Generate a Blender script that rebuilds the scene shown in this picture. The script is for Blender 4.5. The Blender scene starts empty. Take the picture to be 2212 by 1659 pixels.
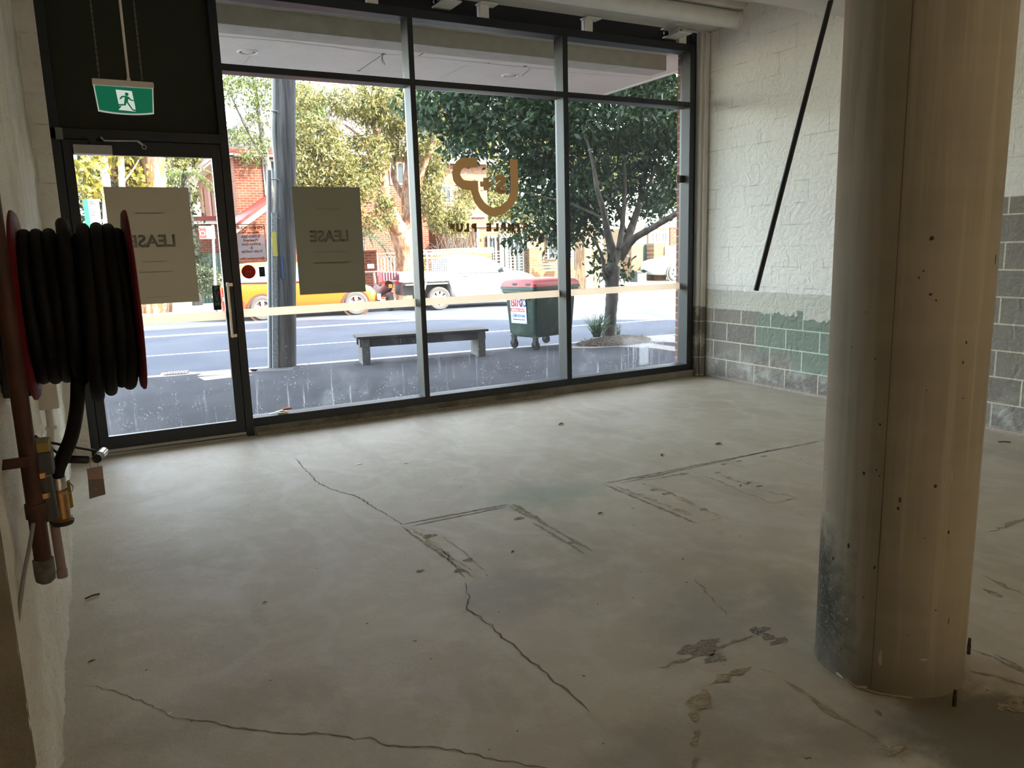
import bpy, bmesh, math, random
import numpy as np
from mathutils import Vector, Matrix
C = bpy.context.scene.collection
SC = bpy.context.scene
PI = math.pi
rnd = random.Random(7)

# ---------------------------------------------------------------- camera, world, sun, exposure
FPX = 1646.34
CAM = Vector((-1.0319, -6.4574, 1.4855))
YAW, PITCH, ROLL = -0.49372, -0.17827, -0.02794
_f = Vector((-math.sin(YAW)*math.cos(PITCH), math.cos(YAW)*math.cos(PITCH), math.sin(PITCH)))
_r0 = Vector((math.cos(YAW), math.sin(YAW), 0)); _u0 = _r0.cross(_f)
_r = _r0*math.cos(ROLL)+_u0*math.sin(ROLL); _u = -_r0*math.sin(ROLL)+_u0*math.cos(ROLL)
cd = bpy.data.cameras.new('camera'); cam = bpy.data.objects.new('camera', cd); C.objects.link(cam)
cd.sensor_fit = 'HORIZONTAL'; cd.sensor_width = 36.0; cd.lens = 36.0*FPX/2212.0
cd.clip_start = 0.05; cd.clip_end = 300
M = Matrix(((_r.x, _u.x, -_f.x, CAM.x), (_r.y, _u.y, -_f.y, CAM.y), (_r.z, _u.z, -_f.z, CAM.z), (0, 0, 0, 1)))
cam.matrix_world = M
SC.camera = cam
def at(px, py, Y=None, X=None, Z=None):
    q = _r*((px-1106)/FPX)-_u*((py-829.5)/FPX)+_f
    t = (Y-CAM.y)/q.y if Y is not None else ((X-CAM.x)/q.x if X is not None else (Z-CAM.z)/q.z)
    return CAM+q*t
SC.view_settings.view_transform = 'Standard'; SC.view_settings.look = 'None'
SC.view_settings.gamma = 1.0; SC.view_settings.use_curve_mapping = False
SC.view_settings.exposure = 2.85
w = bpy.data.worlds.new('sky'); SC.world = w; w.use_nodes = True
nt = w.node_tree; nt.nodes.clear()
sky = nt.nodes.new('ShaderNodeTexSky'); sky.sky_type = 'NISHITA'; sky.sun_disc = False
sky.sun_elevation = math.radians(33); sky.sun_rotation = math.radians(135); sky.altitude = 50
sky.air_density = 1.0; sky.dust_density = 1.2; sky.ozone_density = 1.0
bg = nt.nodes.new('ShaderNodeBackground'); bg.inputs[1].default_value = 0.53
wo = nt.nodes.new('ShaderNodeOutputWorld')
hz = nt.nodes.new('ShaderNodeMix'); hz.data_type = 'RGBA'; hz.inputs[0].default_value = .45; hz.inputs[7].default_value = (3.3, 2.95, 2.5, 1)
nt.links.new(sky.outputs[0], hz.inputs[6]); nt.links.new(hz.outputs[2], bg.inputs[0]); nt.links.new(bg.outputs[0], wo.inputs[0])
sd = bpy.data.lights.new('sun', 'SUN'); sd.energy = 5.2; sd.angle = math.radians(0.6); sd.color = (1.0, .93, .80)
sun = bpy.data.objects.new('sun', sd); C.objects.link(sun)
SUND = Vector((-.705, .71, -math.tan(math.radians(33)))).normalized()
sun.rotation_mode = 'QUATERNION'; sun.rotation_quaternion = SUND.to_track_quat('-Z', 'Y'); sun.location = (8, -8, 20)
cy = SC.cycles
cy.use_denoising = True; cy.max_bounces = 9; cy.diffuse_bounces = 6; cy.glossy_bounces = 3; cy.transmission_bounces = 4
cy.transparent_max_bounces = 12; cy.sample_clamp_indirect = 6.0; cy.caustics_reflective = False; cy.caustics_refractive = False

# ---------------------------------------------------------------- materials
MATS = {}
def mat(name, col, rough=.7, metal=0., spec=.5, noise=0., scale=8., bump=0., bscale=30., stretch=(1, 1, 1), col2=None, trans=0.):
    if name in MATS: return MATS[name]
    m = bpy.data.materials.new(name); m.use_nodes = True; n = m.node_tree.nodes; l = m.node_tree.links
    b = n['Principled BSDF']; b.inputs['Roughness'].default_value = rough; b.inputs['Metallic'].default_value = metal
    b.inputs['Specular IOR Level'].default_value = spec; b.inputs['Base Color'].default_value = (*col, 1)
    tc = n.new('ShaderNodeTexCoord'); mp = n.new('ShaderNodeMapping'); mp.inputs['Scale'].default_value = stretch
    l.new(tc.outputs['Object'], mp.inputs[0])
    if noise > 0 or col2:
        t = n.new('ShaderNodeTexNoise'); t.inputs['Scale'].default_value = scale; t.inputs['Detail'].default_value = 6
        l.new(mp.outputs[0], t.inputs[0])
        r = n.new('ShaderNodeValToRGB'); c2 = col2 or tuple(c*(1-noise) for c in col); c1 = col if col2 else tuple(min(1, c*(1+noise)) for c in col)
        r.color_ramp.elements[0].position = .3; r.color_ramp.elements[1].position = .7
        r.color_ramp.elements[0].color = (*c2, 1); r.color_ramp.elements[1].color = (*c1, 1)
        l.new(t.outputs[0], r.inputs[0]); l.new(r.outputs[0], b.inputs['Base Color'])
    if bump > 0:
        t2 = n.new('ShaderNodeTexNoise'); t2.inputs['Scale'].default_value = bscale; t2.inputs['Detail'].default_value = 5
        bp = n.new('ShaderNodeBump'); bp.inputs['Strength'].default_value = bump; bp.inputs['Distance'].default_value = .02
        l.new(mp.outputs[0], t2.inputs[0]); l.new(t2.outputs[0], bp.inputs['Height']); l.new(bp.outputs[0], b.inputs['Normal'])
    MATS[name] = m
    return m
class G:
    """small node-graph helper"""
    def __init__(s, name):
        s.m = bpy.data.materials.new(name); s.m.use_nodes = True; s.n = s.m.node_tree.nodes; s.l = s.m.node_tree.links
        s.b = s.n['Principled BSDF']; s.tc = s.n.new('ShaderNodeTexCoord'); MATS[name] = s.m
        s.xyz = s.n.new('ShaderNodeSeparateXYZ'); s.l.new(s.tc.outputs['Object'], s.xyz.inputs[0])
        s.P = s.tc.outputs['Object']; s.X, s.Y, s.Z = s.xyz.outputs
    def link(s, a, b): s.l.new(a, b)
    def val(s, v, sock):
        if isinstance(v, (int, float)): sock.default_value = v
        elif isinstance(v, tuple): sock.default_value = (*v, 1) if len(v) == 3 and len(sock.default_value) == 4 else v
        else: s.l.new(v, sock)
    def math(s, op, a, b=0., c=None, clamp=False):
        n = s.n.new('ShaderNodeMath'); n.operation = op; n.use_clamp = clamp; s.val(a, n.inputs[0]); s.val(b, n.inputs[1])
        if c is not None: s.val(c, n.inputs[2])
        return n.outputs[0]
    def noise(s, scale, detail=4, rough=.5, vec=None, stretch=None):
        v = vec or s.P
        if stretch:
            mp = s.n.new('ShaderNodeMapping'); mp.inputs['Scale'].default_value = stretch; s.l.new(v, mp.inputs[0]); v = mp.outputs[0]
        n = s.n.new('ShaderNodeTexNoise'); n.inputs['Scale'].default_value = scale; n.inputs['Detail'].default_value = detail
        n.inputs['Roughness'].default_value = rough; s.l.new(v, n.inputs[0]); return n.outputs[0]
    def step(s, v, lo, hi):
        n = s.n.new('ShaderNodeMapRange'); n.interpolation_type = 'SMOOTHSTEP'; s.val(v, n.inputs[0])
        n.inputs[1].default_value = lo; n.inputs[2].default_value = hi; return n.outputs[0]
    def mix(s, f, a, b):
        n = s.n.new('ShaderNodeMix'); n.data_type = 'RGBA'; s.val(f, n.inputs[0]); s.val(a, n.inputs[6]); s.val(b, n.inputs[7]); return n.outputs[2]
    def blob(s, cx, cy, rx, ry, nz=None, k=.5, soft=.5, rot=0, a='X', b='Y'):
        A = {'X': s.X, 'Y': s.Y, 'Z': s.Z}
        dx = s.math('SUBTRACT', A[a], cx); dy = s.math('SUBTRACT', A[b], cy)
        if rot:
            c_, s_ = math.cos(rot), math.sin(rot)
            ex = s.math('ADD', s.math('MULTIPLY', dx, c_), s.math('MULTIPLY', dy, s_)); ey = s.math('SUBTRACT', s.math('MULTIPLY', dy, c_), s.math('MULTIPLY', dx, s_))
            dx, dy = ex, ey
        dx = s.math('DIVIDE', dx, rx); dy = s.math('DIVIDE', dy, ry)
        d = s.math('SQRT', s.math('ADD', s.math('MULTIPLY', dx, dx), s.math('MULTIPLY', dy, dy)))
        if nz is not None: d = s.math('ADD', d, s.math('MULTIPLY', s.math('SUBTRACT', nz, .5), k*2))
        n = s.n.new('ShaderNodeMapRange'); n.interpolation_type = 'SMOOTHSTEP'; s.l.new(d, n.inputs[0])
        n.inputs[1].default_value = 1.0; n.inputs[2].default_value = 1.0-soft; n.inputs[3].default_value = 0; n.inputs[4].default_value = 1
        return n.outputs[0]
    def brick(s, c1, c2, mo, bw, rh, ms=.01, axes='YZ', off=(0, 0)):
        A = {'X': s.X, 'Y': s.Y, 'Z': s.Z}
        cb = s.n.new('ShaderNodeCombineXYZ'); s.l.new(s.math('ADD', A[axes[0]], off[0]), cb.inputs[0]); s.l.new(s.math('ADD', A[axes[1]], off[1]), cb.inputs[1])
        n = s.n.new('ShaderNodeTexBrick'); n.inputs['Scale'].default_value = 1; n.inputs['Brick Width'].default_value = bw
        n.inputs['Row Height'].default_value = rh; n.inputs['Mortar Size'].default_value = ms; n.inputs['Mortar Smooth'].default_value = .1
        n.inputs['Bias'].default_value = 0
        s.val(c1, n.inputs['Color1']); s.val(c2, n.inputs['Color2']); s.val(mo, n.inputs['Mortar']); s.l.new(cb.outputs[0], n.inputs['Vector']); return n
    def bump(s, h, strength=.5, dist=.01, nrm=None):
        n = s.n.new('ShaderNodeBump'); n.inputs['Strength'].default_value = strength; n.inputs['Distance'].default_value = dist
        s.l.new(h, n.inputs['Height'])
        if nrm is not None: s.l.new(nrm, n.inputs['Normal'])
        return n.outputs[0]
    def out(s, col=None, rough=.7, nrm=None, spec=.3, metal=0):
        if col is not None: s.val(col, s.b.inputs['Base Color'])
        s.val(rough, s.b.inputs['Roughness']); s.b.inputs['Specular IOR Level'].default_value = spec; s.b.inputs['Metallic'].default_value = metal
        if nrm is not None: s.l.new(nrm, s.b.inputs['Normal'])
        return s.m

# ---------------------------------------------------------------- mesh helpers
def link(name, me, m, parent=None):
    o = bpy.data.objects.new(name, me); C.objects.link(o)
    for x in (m if isinstance(m, (list, tuple)) else [m]): me.materials.append(x)
    if parent is not None: o.parent = parent
    return o
def raw(name, vs, fs, m, parent=None, smooth=False):
    me = bpy.data.meshes.new(name); me.from_pydata([tuple(v) for v in vs], [], fs); me.update()
    if smooth: me.shade_smooth()
    return link(name, me, m, parent)
class MB:
    def __init__(s): s.v = []; s.f = []
    def add(s, vs, fs):
        k = len(s.v); s.v += [Vector(v) for v in vs]; s.f += [tuple(i+k for i in f) for f in fs]; return s
    def box(s, x0, x1, y0, y1, z0, z1, rz=0, piv=None):
        vs = [Vector((x, y, z)) for x in (x0, x1) for y in (y0, y1) for z in (z0, z1)]
        if rz:
            p = Vector(piv) if piv else Vector(((x0+x1)/2, (y0+y1)/2, 0)); R = Matrix.Rotation(rz, 3, 'Z'); vs = [R@(v-p)+p for v in vs]
        return s.add(vs, [(0, 1, 3, 2), (4, 6, 7, 5), (0, 4, 5, 1), (2, 3, 7, 6), (0, 2, 6, 4), (1, 5, 7, 3)])
    def tube(s, pts, r, n=12, cap=True):
        pts = [Vector(p) for p in pts]; rs = r if isinstance(r, (list, tuple)) else [r]*len(pts); vs = []; fs = []; ref = None
        for i, p in enumerate(pts):
            t = (pts[min(i+1, len(pts)-1)]-pts[max(i-1, 0)]).normalized()
            if ref is None: ref = Vector((0, 0, 1)) if abs(t.z) < .9 else Vector((1, 0, 0))
            a = (ref-t*ref.dot(t)).normalized(); b = t.cross(a); ref = a
            for k in range(n):
                q = 2*PI*k/n; vs.append(p+(a*math.cos(q)+b*math.sin(q))*rs[i])
        for i in range(len(pts)-1):
            for k in range(n): fs.append((i*n+k, i*n+(k+1) % n, (i+1)*n+(k+1) % n, (i+1)*n+k))
        if cap: fs += [tuple(range(n))[::-1], tuple(range((len(pts)-1)*n, len(pts)*n))]
        return s.add(vs, fs)
    def lathe(s, prof, c=(0, 0, 0), axis='Z', n=32, closed=False):
        vs = []; fs = []; c = Vector(c)
        for r, h in prof:
            for k in range(n):
                a = 2*PI*k/n; x, y = r*math.cos(a), r*math.sin(a)
                vs.append(c+Vector({'Z': (x, y, h), 'X': (h, x, y), 'Y': (x, h, y)}[axis]))
        m = len(prof)
        for i in range(m if closed else m-1):
            for k in range(n): j = (i+1) % m; fs.append((i*n+k, i*n+(k+1) % n, j*n+(k+1) % n, j*n+k))
        return s.add(vs, fs)
    def prism(s, poly, d, origin=(0, 0, 0), u=(1, 0, 0), v=(0, 0, 1)):
        """polygon in the plane (u,v) at origin, extruded by the vector d"""
        u, v, d, o = Vector(u), Vector(v), Vector(d), Vector(origin); n = len(poly)
        a = [o+u*p[0]+v*p[1] for p in poly]; vs = a+[p+d for p in a]
        return s.add(vs, [tuple(range(n)), tuple(range(2*n-1, n-1, -1))]+[(i, i+n, (i+1) % n+n, (i+1) % n) for i in range(n)])
    def build(s, name, m, parent=None, smooth=False, bevel=0, sub=0, seg=2):
        me = bpy.data.meshes.new(name); me.from_pydata([tuple(v) for v in s.v], [], s.f); me.update()
        bm = bmesh.new(); bm.from_mesh(me); bmesh.ops.recalc_face_normals(bm, faces=bm.faces)
        bm.to_mesh(me); bm.free()
        if smooth: me.shade_smooth()
        o = link(name, me, m, parent)
        if bevel: b = o.modifiers.new('b', 'BEVEL'); b.width = bevel; b.segments = seg; b.limit_method = 'ANGLE'
        if sub: b = o.modifiers.new('s', 'SUBSURF'); b.levels = b.render_levels = sub
        if smooth and not sub:
            try: me.set_sharp_from_angle(angle=math.radians(40))
            except Exception: pass
        return o
def tag(o, label=None, cat=None, group=None, kind=None):
    for k, v in (('label', label), ('category', cat), ('group', group), ('kind', kind)):
        if v: o[k] = v
    return o
def thing(name, label, cat, loc=(0, 0, 0), group=None):
    o = bpy.data.objects.new(name, None); C.objects.link(o); o.location = loc; o.empty_display_size = .1
    return tag(o, label, cat, group)
def reparent(root):
    """children were built in world coordinates: keep them there although the root stands at its own place"""
    for ch in root.children: ch.matrix_parent_inverse = Matrix.Translation(-Vector(root.location))
def bx(name, a, m, parent=None, bevel=0): return MB().box(*a).build(name, m, parent, bevel=bevel)
def text_mesh(name, s, size, m, parent, origin, u, v, extrude=.0008, bold=0., align='CENTER', mirror=False, sx=1., nudge=0.):
    cu = bpy.data.curves.new('t', 'FONT'); cu.body = s; cu.size = size; cu.align_x = align; cu.offset = bold; cu.resolution_u = 3; cu.extrude = 0
    o = bpy.data.objects.new('t', cu); C.objects.link(o)
    me = bpy.data.meshes.new_from_object(o.evaluated_get(bpy.context.evaluated_depsgraph_get()))
    bpy.data.objects.remove(o); bpy.data.curves.remove(cu)
    u = Vector(u).normalized(); v = Vector(v).normalized(); og = Vector(origin); w_ = u.cross(v)
    for p in me.vertices:
        x = p.co.x*sx*(-1 if mirror else 1); p.co = og+u*x+v*p.co.y
    bm = bmesh.new(); bm.from_mesh(me)
    r = bmesh.ops.extrude_face_region(bm, geom=bm.faces[:])
    for e in r['geom']:
        if isinstance(e, bmesh.types.BMVert): e.co += w_*extrude
    bmesh.ops.recalc_face_normals(bm, faces=bm.faces); bm.to_mesh(me); bm.free(); me.materials.clear(); me.name = name
    return link(name, me, m, parent)
# ---------------------------------------------------------------- the room
char_ = mat('charcoal_frame', (.012, .016, .020), rough=.38, spec=.5)
def floor_mat():
    g = G('concrete_floor'); n1 = g.noise(.9, 5, .6); n2 = g.noise(5, 8, .65); n3 = g.noise(40, 4, .7); n4 = g.noise(2.2, 6, .6, stretch=(1, .35, 1))
    c = g.mix(g.step(n1, .35, .65), (.46, .395, .285), (.53, .465, .35))
    c = g.mix(g.math('MULTIPLY', g.step(n2, .45, .65), .55), c, (.60, .55, .44))
    c = g.mix(g.math('MULTIPLY', g.step(n4, .54, .62), .40), c, (.38, .335, .25))
    c = g.mix(g.math('MULTIPLY', g.step(n3, .35, .2), .5), c, (.17, .15, .12))
    # swirling trowel marks
    wv = g.n.new('ShaderNodeTexWave'); wv.inputs['Scale'].default_value = .55; wv.inputs['Distortion'].default_value = 14; wv.inputs['Detail'].default_value = 3
    wv.inputs['Detail Scale'].default_value = 1.6; g.link(g.P, wv.inputs[0])
    c = g.mix(g.math('MULTIPLY', g.step(wv.outputs[1], .80, .98), .22), c, (.64, .60, .53))
    sp = g.noise(26, 2, .5); c = g.mix(g.step(sp, .745, .77), c, (.09, .075, .055))
    # placed stains and tones: green tinge, darker patches round the column, rust, pale scuffs
    def st(c, px, py, rx, ry, col, a, rot=0, soft=.8, k=.6):
        p = at(px, py, Z=0); return g.mix(g.math('MULTIPLY', g.blob(p.x, p.y, rx, ry, n2, k, soft, rot), a), c, col)
    c = st(c, 1170, 1070, .55, .35, (.26, .34, .24), .55)
    c = st(c, 2140, 1590, .42, .30, (.13, .12, .08), .85, soft=.5)
    c = st(c, 1900, 1560, .6, .18, (.22, .19, .15), .5)
    c = st(c, 1510, 1340, .5, .3, (.30, .285, .24), .4, rot=.5)
    c = st(c, 370, 1210, .35, .5, (.34, .29, .20), .5)
    c = st(c, 480, 1530, .5, .22, (.30, .21, .13), .45)
    c = st(c, 1700, 1300, .35, .16, (.27, .25, .21), .5, rot=.9)
    c = st(c, 380, 1090, .35, .2, (.52, .48, .38), .5, k=1.2)
    c = st(c, 250, 1010, .28, .12, (.50, .50, .47), .5, k=1.2)
    c = st(c, 1100, 1280, .4, .3, (.27, .24, .205), .5)
    c = st(c, 1520, 1600, .7, .25, (.245, .215, .165), .5)
    b = g.bump(n2, .22, .02); b = g.bump(n3, .25, .004, b); b = g.bump(g.noise(160, 2), .1, .002, b)
    rg = g.math('ADD', g.math('MULTIPLY', n2, .35), .42)
    return g.out(c, rg, b, spec=.35)
FLOOR = floor_mat()
XW = 4.86; XL = -1.32; YB = -11.0
fl = bx('floor', (-6.2, XW+.2, YB-.2, .14, -.12, 0), FLOOR); tag(fl, kind='structure')
# marks in the slab: cracks and filled saw cuts, each a shallow strip on the concrete
def strip(name, px, wdt, m, jit=.006, step=.03, closed=False, z=.0012, dens=1, wj=.5):
    pts = [at(x, y, Z=0) for x, y in px]; out = []
    for a, b in zip(pts, pts[1:]):
        n = max(1, int((b-a).length/step))
        for i in range(n):
            t = i/n; d = (b-a).normalized(); q = Vector((-d.y, d.x, 0)); out.append((a.lerp(b, t)+q*rnd.uniform(-jit, jit), q))
    out.append((pts[-1], q)); vs = []; fs = []
    for i, (p, q) in enumerate(out):
        w2 = wdt/2*rnd.uniform(1-wj, 1+wj); e = min(1, min(i, len(out)-1-i)/3+.2)
        vs += [(p.x+q.x*w2*e, p.y+q.y*w2*e, z), (p.x-q.x*w2*e, p.y-q.y*w2*e, z)]
    fs = [(2*i, 2*i+1, 2*i+3, 2*i+2) for i in range(len(out)-1)]
    return raw(name, vs, fs, m, fl)
crk = mat('crack_dark', (.19, .16, .12), rough=.95)
cut = mat('cut_fill', (.34, .295, .215), rough=.95, noise=.3, scale=40, bump=.6, bscale=60)
cutl = mat('cut_light', (.44, .385, .275), rough=.95, noise=.3, scale=30, bump=.5, bscale=50)
glue = mat('glue_residue', (.37, .30, .19), rough=.95, noise=.3, scale=25, bump=.6, bscale=60)
for px in ([(640, 990), (665, 1020), (690, 1045), (735, 1063), (770, 1072), (815, 1100), (850, 1121), (868, 1135)],
           [(1008, 1257), (1012, 1316), (1053, 1345), (1080, 1370), (1112, 1400), (1150, 1430), (1190, 1465), (1240, 1510), (1275, 1540)]):
    strip('crack', px, .007, crk, .009, .025)
strip('crack', [(187, 1480), (252, 1496), (285, 1506), (334, 1530), (382, 1553)], .0035, crk, .006, .02)
strip('crack', [(382, 1553), (423, 1556), (456, 1559), (500, 1571), (586, 1583), (655, 1587), (679, 1583), (765, 1597), (797, 1595), (838, 1610), (900, 1612), (980, 1620), (1060, 1640), (1120, 1650), (1200, 1662)], .005, crk, .006, .02)
strip('crack', [(955, 1185), (968, 1200), (970, 1212), (985, 1225), (1004, 1250)], .006, crk, .008, .02)
for px, w_ in (([(862, 1134), (1098, 1089)], .016), ([(890, 1136), (1092, 1095)], .012), ([(868, 1138), (1025, 1249)], .014),
               ([(1098, 1092), (1150, 1122)], .02), ([(1107, 1089), (1172, 1127)], .03), ([(1160, 1123), (1280, 1191)], .02), ([(1150, 1128), (1262, 1196)], .016), ([(1303, 1045), (1775, 952)], .018),
               ([(1340, 1044), (1640, 979), (1690, 968)], .014), ([(1306, 1047), (1505, 1131)], .022)):
    strip('saw_cut', px, w_, cut, .004, .03)
for px, w_ in (([(885, 1140), (985, 1212)], .025), ([(985, 1212), (1020, 1232)], .02), ([(950, 1152), (1052, 1234)], .006), ([(1330, 1052), (1500, 1115)], .045),
               ([(1385, 1043), (1440, 1062), (1520, 1102), (1560, 1117)], .03), ([(1505, 1130), (1560, 1118)], .035),
               ([(1500, 1022), (1545, 1036), (1600, 1060), (1668, 1088)], .02), ([(1545, 1022), (1640, 1057), (1722, 1076)], .02), ([(1668, 1088), (1722, 1076)], .02),
               ([(1390, 1037), (1490, 1022)], .02)):
    strip('filled_cut', px, w_, cutl, .010, .04, wj=.8)
for px, w_ in (([(1622, 1440), (1575, 1457), (1532, 1481)], .04), ([(1525, 1490), (1508, 1525), (1500, 1560)], .055), ([(1502, 1575), (1497, 1610)], .07),
               ([(1497, 1636), (1494, 1662)], .05), ([(1645, 1445), (1678, 1456)], .05), ([(1690, 1470), (1740, 1500), (1790, 1535), (1850, 1570)], .03),
               ([(1870, 1580), (1960, 1650)], .012)):
    strip('glue_trace', px, w_, glue, .008, .03, z=.0016, wj=.8)
for px, w_ in (([(1422, 1445), (1484, 1421), (1547, 1401), (1628, 1372)], .012), ([(2120, 1240), (2160, 1262), (2212, 1285)], .02), ([(2125, 1272), (2165, 1290)], .05), ([(2100, 1405), (2150, 1420), (2212, 1455)], .02),
               ([(2150, 1412), (2212, 1450)], .05), ([(2095, 1452), (2150, 1458), (2212, 1480)], .035), ([(2140, 1150), (2212, 1120)], .02), ([(1500, 1252), (1570, 1330)], .01)):
    strip('trowel_scar', px, w_, cut, .01, .03, wj=.8)
def blotch(px, py, rx, ry, m, z=.002, parent=None, name='chipped_patch', rot=0):
    p = at(px, py, Z=0); n = 40; vs = []; ph_ = rnd.uniform(0, 6)
    for k in range(n):
        a = 2*PI*k/n; q = .85+.18*math.sin(3*a+ph_)+.10*math.sin(7*a+ph_*2)+rnd.uniform(-.06, .06); x, y = rx*q*math.cos(a), ry*q*math.sin(a)
        vs.append((p.x+x*math.cos(rot)-y*math.sin(rot), p.y+x*math.sin(rot)+y*math.cos(rot), z))
    vs.append((p.x, p.y, z)); return raw(name, vs, [(k, (k+1) % n, n) for k in range(n)], m, parent or fl)
chip = mat('chip_dark', (.30, .26, .205), rough=.95, noise=.4, scale=60, bump=.8, bscale=90)
chip2 = mat('chip_brown', (.36, .305, .215), rough=.95, noise=.4, scale=60, bump=.8, bscale=90)
for a in ((1122, 1120, .035, .02), (927, 1158, .045, .025), (1232, 1173, .025, .012), (1012, 1210, .03, .018), (990, 1233, .028, .018), (907, 1234, .022, .013)): blotch(*a, chip)
for a in ((1515, 1400, .10, .055), (1545, 1422, .05, .03), (1685, 1385, .05, .02), (1640, 1362, .05, .03), (1660, 1376, .03, .03)): blotch(*a, chip, z=.0008)
for a in ((1385, 1030, .03, .02), (1405, 1029, .03, .015), (1425, 1026, .03, .02), (1455, 1026, .025, .012), (1475, 1024, .03, .02), (1563, 1003, .03, .015), (1597, 996, .03, .015), (1650, 986, .035, .015), (1550, 1021, .025, .012),
          (1412, 1058, .03, .02), (1438, 1067, .035, .02), (1616, 1043, .025, .015), (1575, 1032, .025, .012), (1640, 1050, .03, .015), (1520, 1101, .03, .02), (1930, 1620, .05, .02), (2190, 1525, .06, .04)): blotch(*a, chip2)

# ---- block walls
def block_wall(name, painted, axes, off=(0, 0), extra=False):
    g = G(name); nz = g.noise(5, 6, .65); n2 = g.noise(30, 4, .7); n3 = g.noise(90, 3, .7); lines = g.noise(3.5, 4, .6)
    h = .2
    br = g.brick((.20, .185, .16), (.27, .245, .21), (.66, .60, .48), .4, h, .006, axes, off)
    raw_ = g.mix(g.math('MULTIPLY', g.step(n2, .5, .75), .6), br.outputs[0], (.30, .28, .25))
    raw_ = g.mix(g.step(g.noise(55, 2), .70, .74), raw_, (.42, .40, .36))
    raw_ = g.mix(g.math('MULTIPLY', g.step(n3, .42, .3), .45), raw_, (.05, .045, .04))
    if extra:   # damp and efflorescence near the floor, pinkish dust at the bottom edge, streaks by the corner
        raw_ = g.mix(g.math('MULTIPLY', g.math('MULTIPLY', g.step(g.Z, .42, .05), g.step(nz, .45, .62)), .75), raw_, (.52, .50, .47))
        raw_ = g.mix(g.math('MULTIPLY', g.step(g.Z, .055, .01), .8), raw_, (.42, .33, .28))
        sk = g.noise(1, 3, .5, stretch=(1, 16, .5)); raw_ = g.mix(g.math('MULTIPLY', g.math('MULTIPLY', g.step(g.Y, -.34, -.08), g.step(sk, .45, .6)), .6), raw_, (.42, .37, .29))
        # sprayed green tint on the blocks in the middle
        gm = g.math('MULTIPLY', g.math('MULTIPLY', g.step(g.Y, -.80, -.82), g.step(g.Y, -2.15, -2.0)), g.step(g.Z, .28, .45))
        gm = g.math('MAXIMUM', gm, g.math('MULTIPLY', g.math('MULTIPLY', g.step(g.Y, -1.27, -1.29), g.step(g.Y, -2.15, -2.0)), g.step(g.Z, .19, .22)))
        raw_ = g.mix(g.math('MULTIPLY', gm, .65), raw_, g.mix(br.outputs['Fac'], (.21, .275, .225), (.46, .64, .50)))
    pt = g.mix(g.math('MULTIPLY', g.step(n2, .6, .35), .25), (.80, .77, .71), (.62, .59, .53))
    pt = g.mix(g.math('MULTIPLY', br.outputs['Fac'], g.math('MULTIPLY', g.step(lines, .45, .62), .45)), pt, (.36, .34, .31))
    pt = g.mix(g.math('MULTIPLY', g.step(g.noise(1.1, 3), .5, .7), .25), pt, (.60, .56, .50))
    if extra:
        thr = g.math('ADD', .765, g.math('MULTIPLY', g.step(g.Y, -2.62, -2.63), .98))
        jag = g.math('MULTIPLY', g.math('SUBTRACT', nz, .5), g.math('ADD', .03, g.math('MULTIPLY', g.math('MULTIPLY', g.step(g.Y, -.8, -1.0), g.step(g.Y, -2.3, -2.1)), .40)))
        f = g.step(g.math('SUBTRACT', g.Z, g.math('ADD', thr, jag)), -.006, .006)
        beige = g.math('MULTIPLY', g.step(g.math('SUBTRACT', g.Z, g.math('MULTIPLY', g.math('SUBTRACT', nz, .5), .06)), .972, .965), g.step(g.Y, -2.63, -2.62))
        pt = g.mix(g.math('MULTIPLY', beige, .8), pt, (.50, .49, .41))
    else: f = 1.0 if painted else 0.0
    c = g.mix(f, raw_, pt)
    inv = g.math('SUBTRACT', 1, br.outputs['Fac'])
    hh = g.math('MULTIPLY', inv, g.math('ADD', .45, g.math('MULTIPLY', lines, .5)))
    b = g.bump(hh, .6, .006); cr_ = g.n.new('ShaderNodeTexNoise'); cr_.inputs['Scale'].default_value = 9; cr_.inputs['Detail'].default_value = 8; cr_.inputs['Distortion'].default_value = 1.6; g.link(g.P, cr_.inputs[0])
    b = g.bump(cr_.outputs[0], .8, .02, b); b = g.bump(n3, .25, .003, b)
    return g.out(c, .8, b, spec=.25)
WR = block_wall('block_wall_right', True, 'YZ', (.0, -.018+.2), True)
WB = block_wall('block_white', True, 'XZ', (.1, .182))
WG = block_wall('block_dark', False, 'XZ', (.1, .182))
bx('wall_right', (XW, XW+.2, YB, -.045, 0, 4.2), WR)['kind'] = 'structure'
# short nib between the shopfront and the right wall, in line with the window
n_ = MB().box(4.755, XW+.2, -.045, .15, 0, 3.66); n_.box(4.795, 4.85, -.075, -.045, 0, 3.60)
nib = n_.build('wall_front', WB); nib['kind'] = 'structure'
g = G('nib_blocks'); br = g.brick((.17, .155, .135), (.22, .20, .18), (.5, .45, .37), .4, .2, .006, 'XZ', (.1, .182)); nz = g.noise(7, 5, .6)
cc = g.mix(g.step(g.math('SUBTRACT', g.Z, g.math('MULTIPLY', nz, .12)), .71, .73), g.mix(g.step(nz, .5, .6), br.outputs[0], (.40, .37, .31)), (.62, .60, .56))
nib.data.materials.clear(); nib.data.materials.append(g.out(cc, .8, g.bump(nz, .3, .01)))
# left return wall (painted blocks) beside the door and the wall above the glazing, hidden behind the dark panel
g_ = MB().box(XL-.35, -1.192, .0, .15, 0, 4.2); g_.build('wall_front', WB)['kind'] = 'structure'
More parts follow.
